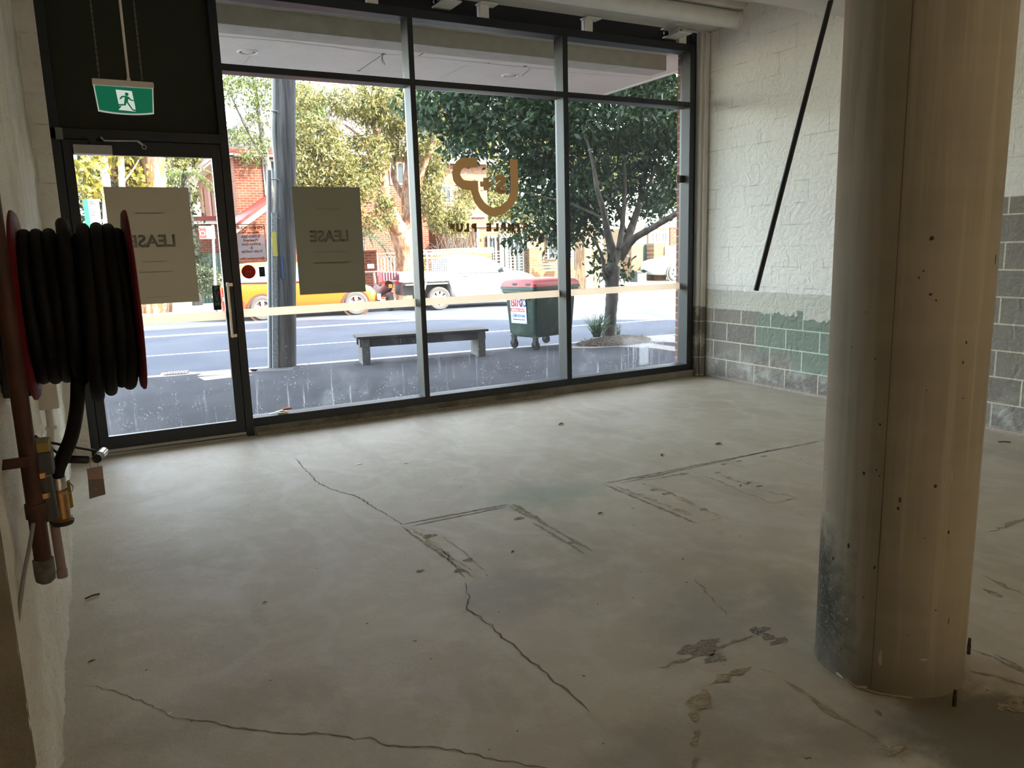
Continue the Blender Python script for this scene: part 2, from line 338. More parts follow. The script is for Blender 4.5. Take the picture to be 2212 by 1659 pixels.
# rough rendered left wall: lit at a grazing angle; its blunt end is coloured dark for want of light
g = G('rough_render'); a1 = g.noise(3, 6, .6, stretch=(1, .5, .4)); a2 = g.noise(24, 7, .75, stretch=(1, .22, .8)); a3 = g.noise(120, 3, .7, stretch=(1, .3, 1))
c = g.mix(g.step(a1, .35, .65), (.66, .61, .51), (.82, .78, .68)); c = g.mix(g.math('MULTIPLY', g.step(a2, .6, .75), .4), c, (.30, .25, .18))
b = g.bump(a1, .7, .06); b = g.bump(a2, .9, .02, b); b = g.bump(a3, .8, .006, b)
REND = g.out(c, .85, b)
WY0, WY1 = 0.0, -4.69
def lx(y): return XL+(y/WY1)*.075
from mathutils import noise as NZ
seg = 300; segz = 210; vs = []; fs = []
for j in range(segz+1):
    for i in range(seg+1):
        y = WY0+(WY1-WY0)*i/seg; z = 4.2*(j/segz)
        dx = .010*math.sin(y*2.1+z*.7)+.010*NZ.noise(Vector((1, y*4, z*2)))+.009*NZ.noise(Vector((4, y*9, z*9)))+.007*NZ.noise(Vector((9, y*28, z*26)))
        vs.append((lx(y)+(dx if 0 < i < seg else 0)-.008, y, z))
n0 = len(vs)
for j in range(segz):
    for i in range(seg): a = j*(seg+1)+i; fs.append((a, a+seg+1, a+seg+2, a+1))
wl = raw('wall_left', vs, fs, REND, smooth=True); wl['kind'] = 'structure'
bx('wall_left_body', (XL-.35, XL-.03, WY1+.01, -.001, 0, 4.2), REND, wl)
v0, v1 = lx(WY1)-.008, XL-.35
e = raw('wall_left_end', [(v1, WY1, 0), (v0, WY1, 0), (v0, WY1, 4.2), (v1, WY1, 4.2), (v1, WY1+.02, 0), (v0, WY1+.02, 0), (v0, WY1+.02, 4.2), (v1, WY1+.02, 4.2)],
        [(0, 1, 2, 3), (4, 7, 6, 5), (0, 4, 5, 1), (3, 2, 6, 7)], mat('end_shade', (.26, .235, .19), rough=.9, noise=.15, scale=6, bump=.4, bscale=40), wl)  # shade of the unlit end put into its colour
TAN = mat('bounce_tan', (.34, .28, .21), rough=.9, noise=.08, scale=2)  # warm tan chosen so the unseen walls bounce warm light
bx('wall_side', (-6.2, -6.0, YB, WY1, 0, 4.2), TAN)['kind'] = 'structure'
bx('wall_inner', (-6.0, XL-.35, WY1+.001, WY1+.16, 0, 4.2), WG)['kind'] = 'structure'
# unseen rear wall with an opening added to let a little sky light in
m_ = MB().box(-6.0, 1.6, YB-.2, YB, 0, 4.2).box(4.6, XW, YB-.2, YB, 0, 4.2).box(1.6, 4.6, YB-.2, YB, 2.1, 4.2); m_.build('wall_rear', TAN)['kind'] = 'structure'
slab = mat('painted_soffit', (.62, .60, .56), rough=.85, noise=.06, scale=3, bump=.15, bscale=20)
bx('ceiling', (-6.2, XW+.2, YB-.2, -.55, 3.95, 4.2), slab)['kind'] = 'structure'
dk = mat('dark_void', (.02, .02, .022), rough=.9)  # near-black colour stands for the unlit void over the window head
m_ = MB().box(-1.6, XW+.2, .16, .30, 3.66, 4.2); m_.build('lintel_back', dk)['kind'] = 'structure'
m_ = MB().box(-1.3, XW+.1, -.40, .02, 3.625, 3.72).box(-1.3, XW+.1, -.56, -.40, 3.72, 4.15); s_ = m_.build('ceiling_ledge', slab, bevel=.004); s_['kind'] = 'structure'
m_ = MB().box(-1.3, XW+.1, -2.6, -2.2, 3.145, 3.96); m_.build('ceiling_beam', slab, bevel=.01)['kind'] = 'structure'
MB().box(-1.3, XW+.1, .06, .15, 3.50, 3.66).build('gap_shade_1', dk)['kind'] = 'structure'  # dark strip filling the gap where there is only shade
wp = mat('white_paint_metal', (.74, .73, .70), rough=.5, noise=.05)
t = thing('ceiling_pipe', 'large white painted pipe under the ceiling ledge, running into the right wall', 'pipe', (XW, -.42, 3.62))
MB().tube([(-1.2, -.44, 3.64), (4.86, -.44, 3.64)], .082, 24).build('pipe_run', wp, t, smooth=True); MB().tube([(4.82, -.44, 3.64), (4.859, -.44, 3.64)], .092, 24).build('pipe_collar', wp, t, smooth=True); reparent(t)
t = thing('ceiling_pipe', 'thinner white pipe above and behind the large ceiling pipe', 'pipe', (XW, -.55, 3.78))
MB().tube([(-1.2, -.60, 3.80), (4.86, -.60, 3.80)], .042, 20).build('pipe_run', wp, t, smooth=True)
MB().tube([(3.55, -.62, 3.74), (3.55, -.60, 3.70), (3.56, -.57, 3.69)], .008, 8).build('hanger_hook', wp, t, smooth=True); reparent(t)
# steel I-beam stubs and cleats above the window head
for (x0, lab) in ((4.33, 'white steel I-beam stub over the right end of the window head'), (1.79, 'white steel I-beam stub over the middle window mullion')):
    t = thing('beam_stub', lab, 'steel beam', (x0+.09, 0, 3.53), 'steel beam stubs above the window head')
    MB().box(x0, x0+.17, -.19, .16, 3.535, 3.547).build('bottom_flange', wp, t); MB().box(x0+.078, x0+.09, -.10, .16, 3.547, 3.613).build('web', wp, t)
    MB().box(x0-.02, x0+.19, -.16, .16, 3.613, 3.623).build('top_flange', wp, t)
    for k, yy in enumerate((-.03, .06)): MB().tube([(x0+.02, yy, 3.60), (x0+.02, yy, 3.575)], .008, 8).build('bolt', wp, t)
    reparent(t)
for x0, lab in ((1.19, 'white steel cleat above the left window bay'), (2.22, 'white steel cleat above the middle window bay'), (3.335, 'white steel cleat above the right window bay'), (4.50, 'white steel cleat at the right end of the window head')):
    t = thing('cleat', lab, 'bracket', (x0+.05, 0, 3.55), 'steel cleats on the window head')
    MB().box(x0, x0+.095, -.005, .055, 3.495, 3.60).build('upright', wp, t, bevel=.004); MB().box(x0-.01, x0+.16, -.06, .055, 3.60, 3.612).build('top_plate', wp, t)
    MB().tube([(x0+.12, -.03, 3.60), (x0+.12, -.03, 3.585)], .007, 8).build('bolt', wp, t); reparent(t)

# ---------------------------------------------------------------- shopfront
ZSB, ZS, ZTB, ZTT, ZFB, ZFT = .076, .143, 2.876, 2.924, 3.4245, 3.4947; YG = .134; YO = .16
def glass_mat(name, dirt):
    g = G(name); g.n.remove(g.b); o = g.n['Material Output']
    tr = g.n.new('ShaderNodeBsdfTransparent'); tr.inputs[0].default_value = (.94, .96, .95, 1)
    gl = g.n.new('ShaderNodeBsdfGlossy'); gl.inputs['Roughness'].default_value = .02; gl.inputs[0].default_value = (.9, .95, 1, 1)
    fr = g.n.new('ShaderNodeFresnel'); fr.inputs[0].default_value = 1.35
    mx = g.n.new('ShaderNodeMixShader'); g.link(g.math('MULTIPLY', fr.outputs[0], .35), mx.inputs[0]); g.link(tr.outputs[0], mx.inputs[1]); g.link(gl.outputs[0], mx.inputs[2])
    d = g.n.new('ShaderNodeBsdfTranslucent'); d.inputs[0].default_value = (.75, .78, .82, 1); d2 = g.n.new('ShaderNodeBsdfDiffuse'); d2.inputs[0].default_value = (.9, .92, .95, 1)
    ad = g.n.new('ShaderNodeMixShader'); g.link(d.outputs[0], ad.inputs[1]); g.link(d2.outputs[0], ad.inputs[2])
    if dirt:
        sp = g.step(g.noise(95, 4, .65, stretch=(1, 1, .55)), .60, .70); sp2 = g.step(g.noise(9, 3, .6), .45, .6); stx = g.step(g.noise(1, 4, .6, stretch=(26, 1, 1.6)), .60, .74)
        low = g.step(g.Z, 1.0, .15); m1 = g.math('MULTIPLY', g.math('MULTIPLY', sp, sp2), g.math('ADD', g.math('MULTIPLY', low, .55), .03))
        m2 = g.math('MULTIPLY', stx, g.math('MULTIPLY', g.step(g.Z, .75, .12), .25)); sw = g.step(g.noise(2.6, 6, .7), .5, .75)
        m = g.math('ADD', g.math('ADD', m1, m2), g.math('ADD', g.math('MULTIPLY', sw, g.math('MULTIPLY', low, .09)), g.math('ADD', .008, g.math('MULTIPLY', g.step(g.Z, .8, .1), .012))))
        # one dried soapy run on the right pane
        a_ = g.math('ABSOLUTE', g.math('SUBTRACT', g.X, 4.17)); wv = g.noise(9, 3, .6)
        fan = g.math('MULTIPLY', g.step(g.math('ADD', g.math('ABSOLUTE', g.math('SUBTRACT', g.Z, g.math('ADD', .40, g.math('MULTIPLY', a_, .18)))), g.math('MULTIPLY', wv, .10)), .115, .07), g.step(a_, .36, .20))
        run = g.math('MULTIPLY', g.step(a_, .075, .05), g.math('MULTIPLY', g.step(g.Z, .42, .38), g.step(g.Z, .15, .2)))
        drp = g.math('MULTIPLY', g.math('MULTIPLY', g.step(a_, .36, .30), g.step(g.Z, .43, .40)), g.step(g.noise(1, 2, .5, stretch=(70, 1, 1.2)), .60, .66))
        m = g.math('ADD', m, g.math('ADD', g.math('MULTIPLY', fan, .16), g.math('MULTIPLY', g.math('MAXIMUM', run, g.math('MULTIPLY', drp, .8)), .30)), clamp=True)
    else: m = .008
    m3 = g.n.new('ShaderNodeMixShader'); g.val(m, m3.inputs[0]); g.link(mx.outputs[0], m3.inputs[1]); g.link(ad.outputs[0], m3.inputs[2]); g.link(m3.outputs[0], o.inputs[0])  # m also carries a faint even veil, added to haze the outside view
    return g.m
GLASS = glass_mat('window_glass', True); GLASSU = glass_mat('upper_glass', False)
fil = mat('frosted_strip', (.70, .66, .58), rough=.6)
def translucent(name, col, a=.5, t_alpha=0.):
    g = G(name); g.n.remove(g.b); o = g.n['Material Output']; d = g.n.new('ShaderNodeBsdfDiffuse'); d.inputs[0].default_value = (*col, 1)
    t = g.n.new('ShaderNodeBsdfTranslucent'); t.inputs[0].default_value = (*col, 1); m = g.n.new('ShaderNodeMixShader'); m.inputs[0].default_value = a
    g.link(d.outputs[0], m.inputs[1]); g.link(t.outputs[0], m.inputs[2]); last = m.outputs[0]
    if t_alpha:
        tr = g.n.new('ShaderNodeBsdfTransparent'); m2 = g.n.new('ShaderNodeMixShader'); m2.inputs[0].default_value = t_alpha
        g.link(last, m2.inputs[1]); g.link(tr.outputs[0], m2.inputs[2]); last = m2.outputs[0]
    g.link(last, o.inputs[0]); return g.m
STRIP = translucent('manifestation_film', (.86, .74, .60), .75, .12)
mull = [(-.061, 0.0), (1.533, 1.580), (3.088, 3.1424), (4.6595, 4.7249)]
MID = mat('frame_inner', (.045, .045, .045), rough=.5, spec=.35)
for i in range(3):
    W = bpy.data.objects.new('window_%d' % (i+1), None); C.objects.link(W); W['kind'] = 'structure'
    xa, xb = mull[i][1], mull[i+1][0]
    m = MB(); z0 = 0 if i == 0 else ZSB
    m.box(mull[i][0], mull[i][1], 0, YO, z0, ZFT); m.box(xa, xb, 0, YO, ZSB, ZS); m.box(xa, xb, 0, YO, ZTB, ZTT); m.box(xa, xb, 0, YO, ZFB, ZFT)
    if i == 2: m.box(mull[3][0], mull[3][1], 0, YO, ZSB, ZFT); m.box(mull[3][1], 4.756, .02, .15, ZSB, 3.62)
    fr = m.build('window_frame', char_, W, bevel=.0015)
    # outer reveal between the inner face and the glass: lighter anodised beads
    m = MB(); e_ = .0015
    for (za, zb) in ((ZS, ZTB), (ZTT, ZFB)):
        m.box(xb-e_, xb+e_*.2, .004, YG-.005, za, zb); m.box(xa, xb, .004, YG-.005, zb-e_, zb+e_*.2); m.box(xa, xb, .004, YG-.005, za-e_*.2, za+e_)
    m.build('glazing_bead', MID, W)
    bx('glass', (xa-.004, xb+.004, YG, YG+.006, ZS-.004, ZTB+.004), GLASS, W); bx('upper_glass', (xa-.004, xb+.004, YG, YG+.006, ZTT-.004, ZFB+.004), GLASSU, W)
    s_ = bx('safety_strip', (xa, xb, YG-.0022, YG-.0008, .972, 1.040), STRIP)
    tag(s_, ['frosted strip across the left window pane behind the utility pole', 'frosted strip across the middle window pane in front of the waste bin', 'frosted strip across the right window pane in front of the street tree'][i], 'window film', 'frosted safety strips on the glass')
g = G('kerb_concrete'); n1 = g.noise(6, 6, .65); n2 = g.noise(35, 4, .7)
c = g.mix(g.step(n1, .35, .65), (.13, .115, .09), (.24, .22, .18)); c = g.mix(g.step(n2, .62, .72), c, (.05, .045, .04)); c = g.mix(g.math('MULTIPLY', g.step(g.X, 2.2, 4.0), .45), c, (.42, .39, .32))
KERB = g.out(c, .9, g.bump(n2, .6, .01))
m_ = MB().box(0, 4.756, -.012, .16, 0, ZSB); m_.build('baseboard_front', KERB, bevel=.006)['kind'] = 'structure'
m_ = MB().add([(0.02, -.012, .028), (0.02, -.06, 0.001), (2.9, -.012, .02), (2.9, -.045, .001), (0.02, -.012, .001), (2.9, -.012, .001)], [(0, 1, 3, 2), (0, 4, 1), (2, 3, 5), (1, 4, 5, 3)]); m_.build('mortar_fillet', cut, fl)
# the door bay
D = bpy.data.objects.new('door_1', None); C.objects.link(D); D['kind'] = 'structure'
DZ = 2.33
m = MB().box(-1.192, -1.135, 0, YO, 0, ZFT).box(-1.192, -.061, 0, YO, DZ, 2.40).box(-1.136, -1.110, .046, .10, 0, DZ).box(-.085, -.060, .046, .10, 0, DZ).box(-1.136, -.060, .046, .10, DZ-.03, DZ+.001).box(-1.192, -.061, 0, YO, ZFB, ZFT); m.build('door_frame', char_, D, bevel=.0015)
olive = mat('olive_panel', (.022, .024, .013), rough=.8)
bx('over_panel', (-1.136, -.060, .05, .08, 2.399, ZFB), olive, D)
m = MB(); L0, L1, B0, B1 = -1.130, -.066, .012, DZ-.006; gx0, gx1, gz0, gz1 = -1.066, -.134, .141, 2.222
m.box(L0, gx0, 0.0, .045, B0, B1).box(gx1, L1, 0.0, .045, B0, B1).box(gx0, gx1, 0.0, .045, B0, gz0).box(gx0, gx1, 0.0, .045, gz1, B1)
leaf = m.build('door_leaf', char_, D, bevel=.002)
bx('glass', (gx0-.003, gx1+.003, .022, .028, gz0-.003, gz1+.003), GLASS, D)
alu = mat('aluminium', (.55, .54, .52), rough=.38, metal=.9)
bx('threshold_plate', (L0, L1, -.012, -.001, .020, .042), mat('kick_strip', (.48, .45, .40), rough=.5, metal=.3), D)
bx('floor_sill', (-1.19, -.06, -.02, .16, .0, .010), alu, D)
hd = MB().box(-.118, -.100, -.052, -.036, .83, 1.27); hd.build('pull_bar', mat('brushed_steel', (.62, .59, .53), rough=.3, metal=.95), D, bevel=.003)
for zz in (.845, 1.25): bx('pull_bracket', (-.118, -.072, -.05, 0, zz-.012, zz+.012), MATS['brushed_steel'], D)
bx('lock_cylinder', (-.108, -.092, -.006, 0.0, 1.03, 1.052), alu, D)
cl = mat('closer_grey', (.42, .40, .38), rough=.5)
bx('closer_body', (-1.062, -.815, -.055, 0, 2.222, 2.285), cl, D, bevel=.003)
ar = MB().tube([(-.88, -.06, 2.34), (-.86, -.06, 2.315), (-.64, -.035, 2.325)], .006, 8).tube([(-.64, -.035, 2.325), (-.61, -.02, 2.30)], .009, 8); ar.build('closer_arm', alu, D, smooth=True)
MB().lathe([(.012, 0), (.017, 0), (.017, .006), (.012, .006)], (-.600, -.02, 2.285), 'Y', 16, True).build('closer_link', alu, D, smooth=True)
MB().prism([(-.075, 0), (.07, 0), (.03, -.03), (.012, -.062), (0, -.075), (-.012, -.062), (-.035, -.03)], (0, .008, 0), (-.935, -.064, 2.36)).build('closer_bracket', char_, D)
hg = MB().box(-1.16, -1.115, -.012, 0, 2.32, 2.40); hg.build('top_pivot', mat('worn_steel', (.20, .20, .19), rough=.5, metal=.6), D)
bx('dust_mark', (-1.125, -1.112, -.0012, 0, .47, .505), mat('pale_dust', (.5, .48, .45)), D)
s_ = bx('safety_strip', (gx0, gx1, .0200, .0214, .972, 1.040), STRIP); tag(s_, 'frosted strip across the glass door beside the push sign', 'window film', 'frosted safety strips on the glass')
# ---------------------------------------------------------------- column
cx, cy_, CR = 1.305, -4.878, .2375
def column_mat():
    g = G('column_concrete'); dx = g.math('SUBTRACT', g.X, cx); dy = g.math('SUBTRACT', g.Y, cy_)
    ang = g.n.new('ShaderNodeMath'); ang.operation = 'ARCTAN2'; g.link(g.math('MULTIPLY', dy, -1), ang.inputs[0]); g.link(g.math('MULTIPLY', dx, -1), ang.inputs[1]); A = ang.outputs[0]
    n1 = g.noise(2.2, 5, .6); n2 = g.noise(14, 6, .65); vs_ = g.noise(1, 5, .6, stretch=(22, 22, .7)); hz = g.noise(1, 4, .5, stretch=(.6, .6, 7)); n4 = g.noise(70, 4, .7)
    c = g.mix(g.step(n1, .3, .7), (.32, .29, .225), (.38, .345, .27)); c = g.mix(g.math('MULTIPLY', g.step(hz, .5, .65), .25), c, (.42, .39, .31))
    c = g.mix(g.math('MULTIPLY', g.step(vs_, .52, .62), .5), c, (.46, .41, .33)); c = g.mix(g.math('MULTIPLY', g.step(vs_, .42, .3), .22), c, (.21, .195, .15))
    # greenish band and pinkish weathered flank
    c = g.mix(g.math('MULTIPLY', g.step(A, -.35, -.75), .5), c, (.40, .30, .225))
    # pin holes
    ph = g.noise(17, 2, .5, stretch=(1, 1, .8)); c = g.mix(g.step(ph, .755, .77), c, (.07, .06, .05))
    # gritty black stain low on the left flank
    da = g.math('DIVIDE', g.math('SUBTRACT', A, -.72), .85); dz = g.math('DIVIDE', g.math('SUBTRACT', g.Z, .20), .34)
    d = g.math('ADD', g.math('SQRT', g.math('ADD', g.math('MULTIPLY', da, da), g.math('MULTIPLY', dz, dz))), g.math('MULTIPLY', g.math('SUBTRACT', n2, .5), 1.0))
    sm = g.step(d, 1.2, .45); grit = g.step(n4, .38, .60)
    c = g.mix(g.math('MULTIPLY', sm, g.math('ADD', .80, g.math('MULTIPLY', grit, .18))), c, g.mix(g.step(n4, .52, .60), (.014, .015, .013), (.16, .15, .125)))
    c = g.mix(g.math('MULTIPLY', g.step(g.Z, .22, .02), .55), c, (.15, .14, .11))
    b = g.bump(n2, .12, .01); b = g.bump(vs_, .1, .004, b); b = g.bump(n4, .2, .002, b)
    return g.out(c, .8, b, spec=.2)
COLM = column_mat()
t = thing('column', 'thick round concrete column standing on the floor at right', 'column', (cx, cy_, 0))
m = MB().lathe([(CR+.004, 0), (CR, .012), (CR, 3.96)], (cx, cy_, 0), 'Z', 96); m.build('shaft', COLM, t, smooth=True)
# formwork seam facing the room: a thin proud ridge
def onc(px, py): # hit of the view ray with the column
    q = at(px, py, Z=0)-CAM; a = q.x**2+q.y**2; ox, oy = CAM.x-cx, CAM.y-cy_; b = ox*q.x+oy*q.y; k = (-b-math.sqrt(max(0, b*b-a*(ox*ox+oy*oy-CR*CR))))/a
    return CAM+q*k
sa = onc(1905, 1100); sang = math.atan2(sa.y-cy_, sa.x-cx)
sx_, sy_ = cx+CR*math.cos(sang), cy_+CR*math.sin(sang)
seamm = mat('seam_dark', (.16, .13, .095), rough=.8)
vs = []; fs = []
for k in range(41):
    z = 3.9*k/40; 
    for s in (-.006, .006): a = sang+s*rnd.uniform(.8, 1.2); vs.append((cx+(CR+.0006)*math.cos(a), cy_+(CR+.0006)*math.sin(a), z))
for k in range(40): fs.append((2*k, 2*k+1, 2*k+3, 2*k+2))
raw('formwork_seam', vs, fs, seamm, t)
rg = MB().tube([(cx+(CR-.02)*math.cos(sang+.008), cy_+(CR+.001)*math.sin(sang+.008), .02), (cx+(CR+.001)*math.cos(sang+.008), cy_+(CR+.001)*math.sin(sang+.008), 3.9)], .0022, 6); rg.build('seam_ridge', COLM, t)
def bits(name, spots, m, parent):
    for (px, py, r, e) in spots:
        r *= .75; p = onc(px, py); a0 = math.atan2(p.y-cy_, p.x-cx); vs = []; n = 9
        for k in range(n):
            q = 2*PI*k/n; rr = r*rnd.uniform(.6, 1.2); aa = a0+rr*math.cos(q)/CR; vs.append((cx+(CR+.0009)*math.cos(aa), cy_+(CR+.0009)*math.sin(aa), p.z+rr*e*math.sin(q)))
        vs.append((cx+(CR+.0010)*math.cos(a0), cy_+(CR+.0010)*math.sin(a0), p.z)); raw(name, vs, [(k, (k+1) % n, n) for k in range(n)], m, parent)
hole = mat('pin_hole', (.05, .045, .035), rough=.95); chal = mat('pale_scuff', (.50, .45, .36), rough=.9)
bits('pin_hole', [(1927, 87, .006, .6), (1885, 482, .006, 1.3), (1908, 465, .005, 1), (2013, 515, .008, 1.1), (1827, 487, .003, 2), (1995, 585, .004, 1), (2128, 237, .004, 1.6), (2143, 60, .004, 2.2), (2165, 130, .006, 2),
                  (2172, 250, .005, 1.4), (2127, 437, .005, 2), (2160, 470, .006, 3), (1985, 600, .005, 1), (2010, 636, .005, 1), (2022, 649, .004, 1), (1871, 674, .003, 1), (1866, 1022, .007, 1.4), (1900, 1028, .004, 1), (2020, 1050, .008, .9),
                  (1783, 1014, .003, 2), (1833, 1178, .007, 1.8), (1889, 1226, .005, 1.8), (2049, 1150, .005, 1.6), (1997, 1162, .003, 1), (2021, 1318, .004, 1), (1845, 1320, .003, 1), (1960, 1372, .003, 1), (2087, 740, .004, 2), (2080, 783, .005, 1.3), (2049, 1340, .003, 8),
                  (1944, 1080, .006, 2), (1940, 1098, .005, 1.5), (2001, 843, .003, 1), (2080, 860, .004, 1), (1891, 775, .003, 1.4), (1840, 750, .003, 1), (2150, 560, .006, 4), (1865, 1290, .003, 1.6)], hole, t)
bits('pale_chip', [(1902, 1418, .009, 4.5), (1830, 1338, .009, .8), (1927, 330, .005, 3), (1965, 180, .004, 3), (1955, 436, .006, .8), (2056, 1030, .003, 8), (1995, 1425, .02, .25)], chal, t)
wire = MB().tube([(cx-CR*math.cos(.3)-.002, cy_-CR*math.sin(.3)-.02, .012), (cx-CR-.03, cy_-.08, .02), (cx-CR-.045, cy_-.04, .035), (cx-CR-.03, cy_-.005, .03), (cx-CR-.01, cy_-.01, .02), (cx-CR-.012, cy_-.06, .006), (cx-CR+.02, cy_-.125, .004), (cx-CR+.09, cy_-.20, .004)], .004, 8)
wire.build('sealant_bead', mat('sealant', (.42, .36, .27), rough=.7), t, smooth=True); reparent(t)
# cut bolts sticking out of the slab by the column foot
rust = mat('rust', (.07, .05, .03), rough=.9, noise=.4, scale=40)
for (px, py, h, lab) in ((2061, 1525, .055, 'short rusty bolt standing in the slab in front of the column foot'), (2092, 1412, .06, 'short rusty bolt standing in the slab behind the right side of the column')):
    p = at(px, py, Z=0)
    o = MB().lathe([(.0, -.004), (.0065, -.004), (.0065, h*.6), (.005, h*.6), (.0052, h), (0, h+.001)], (p.x, p.y, 0), 'Z', 10).build('floor_bolt', rust); tag(o, lab, 'bolt', 'cut bolts by the column foot')

# ---------------------------------------------------------------- black hanging tube
a = at(1795, 0, Y=-2.45); b = at(1633, 627, Y=-2.45); dr = (a-b).normalized(); top = b+dr*((3.145-b.z)/dr.z)
blk = mat('black_tube', (.006, .006, .007), rough=.45)
t = thing('hanging_tube', 'long black tube hanging askew from the ceiling beam in front of the white block wall', 'tube', top)
MB().tube([top, b], .0185, 16).build('tube_shaft', blk, t, smooth=True); MB().tube([top, top-dr*.03], .019, 16).build('top_socket', blk, t, smooth=True)
MB().tube([b+dr*.004, b-dr*.001], .0155, 16).build('open_end', mat('dark_hole', (.002, .002, .002)), t); reparent(t)

# ---------------------------------------------------------------- fire hose reel on the left wall
RX0, RX1, RY, RZ, RR = -1.192, -.947, -4.13, 1.368, .242
t = thing('fire_hose_reel', 'red fire hose reel wound with thick black hose on the left wall', 'fire hose reel', (RX0, RY, RZ))
red = mat('reel_red', (.11, .006, .010), rough=.6, spec=.15); hose = mat('hose_rubber', (.005, .004, .0035), rough=.65, spec=.18, noise=.2, scale=30, bump=.1, bscale=200)
for nm, x in (('side_disc', RX0), ('side_disc', RX1)):
    s = 1 if x == RX1 else -1
    MB().lathe([(RR-.075, 0), (RR-.02, .002*s), (RR-.006, .010*s), (RR, .008*s), (RR, .002*s), (RR-.008, -.004*s), (RR-.03, -.005*s), (RR-.075, -.002*s)], (x, RY, RZ), 'X', 72, True).build(nm, red, t, smooth=True)
m = MB()
for k in range(6):
    a = 2*PI*k/6+.3; m.tube([(RX1+.002, RY+.03*math.cos(a), RZ+.03*math.sin(a)), (RX1+.003, RY+(RR-.05)*math.cos(a), RZ+(RR-.05)*math.sin(a))], .008, 8)
m.lathe([(0, .012), (.04, .010), (.045, 0), (.045, -.01), (0, -.01)], (RX1, RY, RZ), 'X', 24); m.build('spokes', red, t, smooth=True)
MB().lathe([(.10, RX0), (.10, RX1)], (0, RY, RZ), 'X', 32).build('drum', red, t, smooth=True)
hp = []; m = MB()
# inner tight layer
for k in range(8):
    x = RX0+.018+k*.0298; pts = []
    for i in range(64): a = 2*PI*i/64; pts.append((x, RY+.172*math.cos(a), RZ+.172*math.sin(a)))
    m.tube(pts+[pts[0]], .0155, 10, False)
m.build('hose_layer', hose, t, smooth=True)
m = MB()
for k, (dx, R_, dz, dy) in enumerate(((.016, .184, -.004, 0), (.045, .186, -.005, 0), (.073, .186, -.004, .0), (.103, .205, .003, .0), (.146, .222, -.028, .002), (.177, .216, -.020, -.002), (.206, .205, -.012, .0), (.228, .203, -.022, 0))):
    pts = []
    for i in range(80):
        a = 2*PI*i/80; sg = max(0, -math.sin(a)); pts.append((RX0+dx-.012*sg*(k > 3)+.003*math.sin(a*2+k), RY+dy+R_*.97*math.cos(a), RZ+dz+R_*math.sin(a)))
    m.tube(pts+[pts[0]], .0158, 12, False)
m.build('hose_coils', hose, t, smooth=True)
p0 = Vector((RX0+.100, RY-.06, RZ-.16)); vb = at(122, 1030, Y=-4.33)
pts = [p0, at(168, 830, Y=-4.24), at(166, 880, Y=-4.27), at(155, 940, Y=-4.30), at(137, 985, Y=-4.32), at(126, 1010, Y=-4.33), vb]
def smooth_path(P, n=6):
    P = [Vector(p) for p in P]; Q = [P[0]]+P+[P[-1]]; out = []
    for i in range(1, len(Q)-2):
        for k in range(n):
            t_ = k/n; a, b, c, d = Q[i-1], Q[i], Q[i+1], Q[i+2]
            out.append(.5*((2*b)+(c-a)*t_+(2*a-5*b+4*c-d)*t_*t_+(3*b-a-3*c+d)*t_**3))
    return out+[P[-1]]
MB().tube(smooth_path(pts), .0165, 14).build('hose_tail', hose, t, smooth=True)
blk2 = mat('bracket_black', (.012, .012, .013), rough=.5)
MB().box(-1.262, -1.20, RY-.09, RY+.09, RZ-.22, RZ+.02).tube([(-1.26, RY, RZ), (RX0+.02, RY, RZ)], .04, 16).build('wall_bracket', blk2, t, bevel=.004)
# supply side: collar, brass valve, seal wire and yellow tag
brass = mat('brass', (.30, .17, .06), rough=.42, metal=.75, noise=.25, scale=30); steel = mat('clamp_steel', (.42, .40, .36), rough=.35, metal=.85)
dn = (at(134, 1120, Y=-4.33)-vb).normalized()
MB().tube([vb+dn*.002, vb+dn*.030], .0195, 20).build('hose_clamp', steel, t, smooth=True)
MB().tube([vb+dn*.030, vb+dn*.036, vb+dn*.036, vb+dn*.105, vb+dn*.105, vb+dn*.115], [.015, .015, .0195, .0205, .024, .022], 20).build('valve_body', brass, t, smooth=True)
MB().tube([vb+dn*.113, vb+dn*.122], [.027, .024], 20).build('valve_cap', blk2, t, smooth=True)
q = [vb+dn*.03+Vector((.020*math.cos(a)+.012, .02*math.sin(a), .012*math.sin(a)-.004*math.cos(a))) for a in [2*PI*k/20 for k in range(21)]]
MB().tube(q, .0012, 6).build('seal_wire', steel, t, smooth=True)
TY = -4.31
a, b, c_, d_ = at(133, 1046, Y=TY), at(150, 1036, Y=TY), at(159, 1095, Y=TY), at(142, 1104, Y=TY)
def card(name, P, m, parent=None, th=.0015):
    n = ((P[1]-P[0]).cross(P[-1]-P[0])).normalized()*th; k = len(P); vs = list(P)+[p+n for p in P]
    return raw(name, vs, [tuple(range(k)), tuple(range(2*k-1, k-1, -1))]+[(i, i+k, (i+1) % k+k, (i+1) % k) for i in range(k)], m, parent)
card('yellow_tag', [a, b, c_, d_], mat('tag_yellow', (.32, .20, .02), rough=.5), t)
e0 = at(84, 990, Y=-4.36)
MB().box(e0.x-.035, e0.x+.030, -4.40, -4.33, e0.z-.035, e0.z+.020).build('gear_box', mat('grey_gear', (.06, .065, .07), rough=.6), t, bevel=.004)
MB().box(e0.x-.033, e0.x+.028, -4.398, -4.332, e0.z+.020, e0.z+.045).build('yellow_cap', mat('ochre', (.30, .22, .06), rough=.7), t, bevel=.003)
e1 = at(92, 1062, Y=-4.38); MB().tube([(e1.x, -4.38, e1.z+.09), (e1.x+.006, -4.38, e1.z-.07)], .022, 16).build('inlet_pipe', mat('dark_bronze', (.035, .03, .025), rough=.6), t, smooth=True)
for zz in (.05, .0): MB().tube([(e1.x-.002, -4.38, e1.z+zz), (e1.x-.002, -4.38, e1.z+zz-.012)], .026, 12).build('union_nut', brass, t)
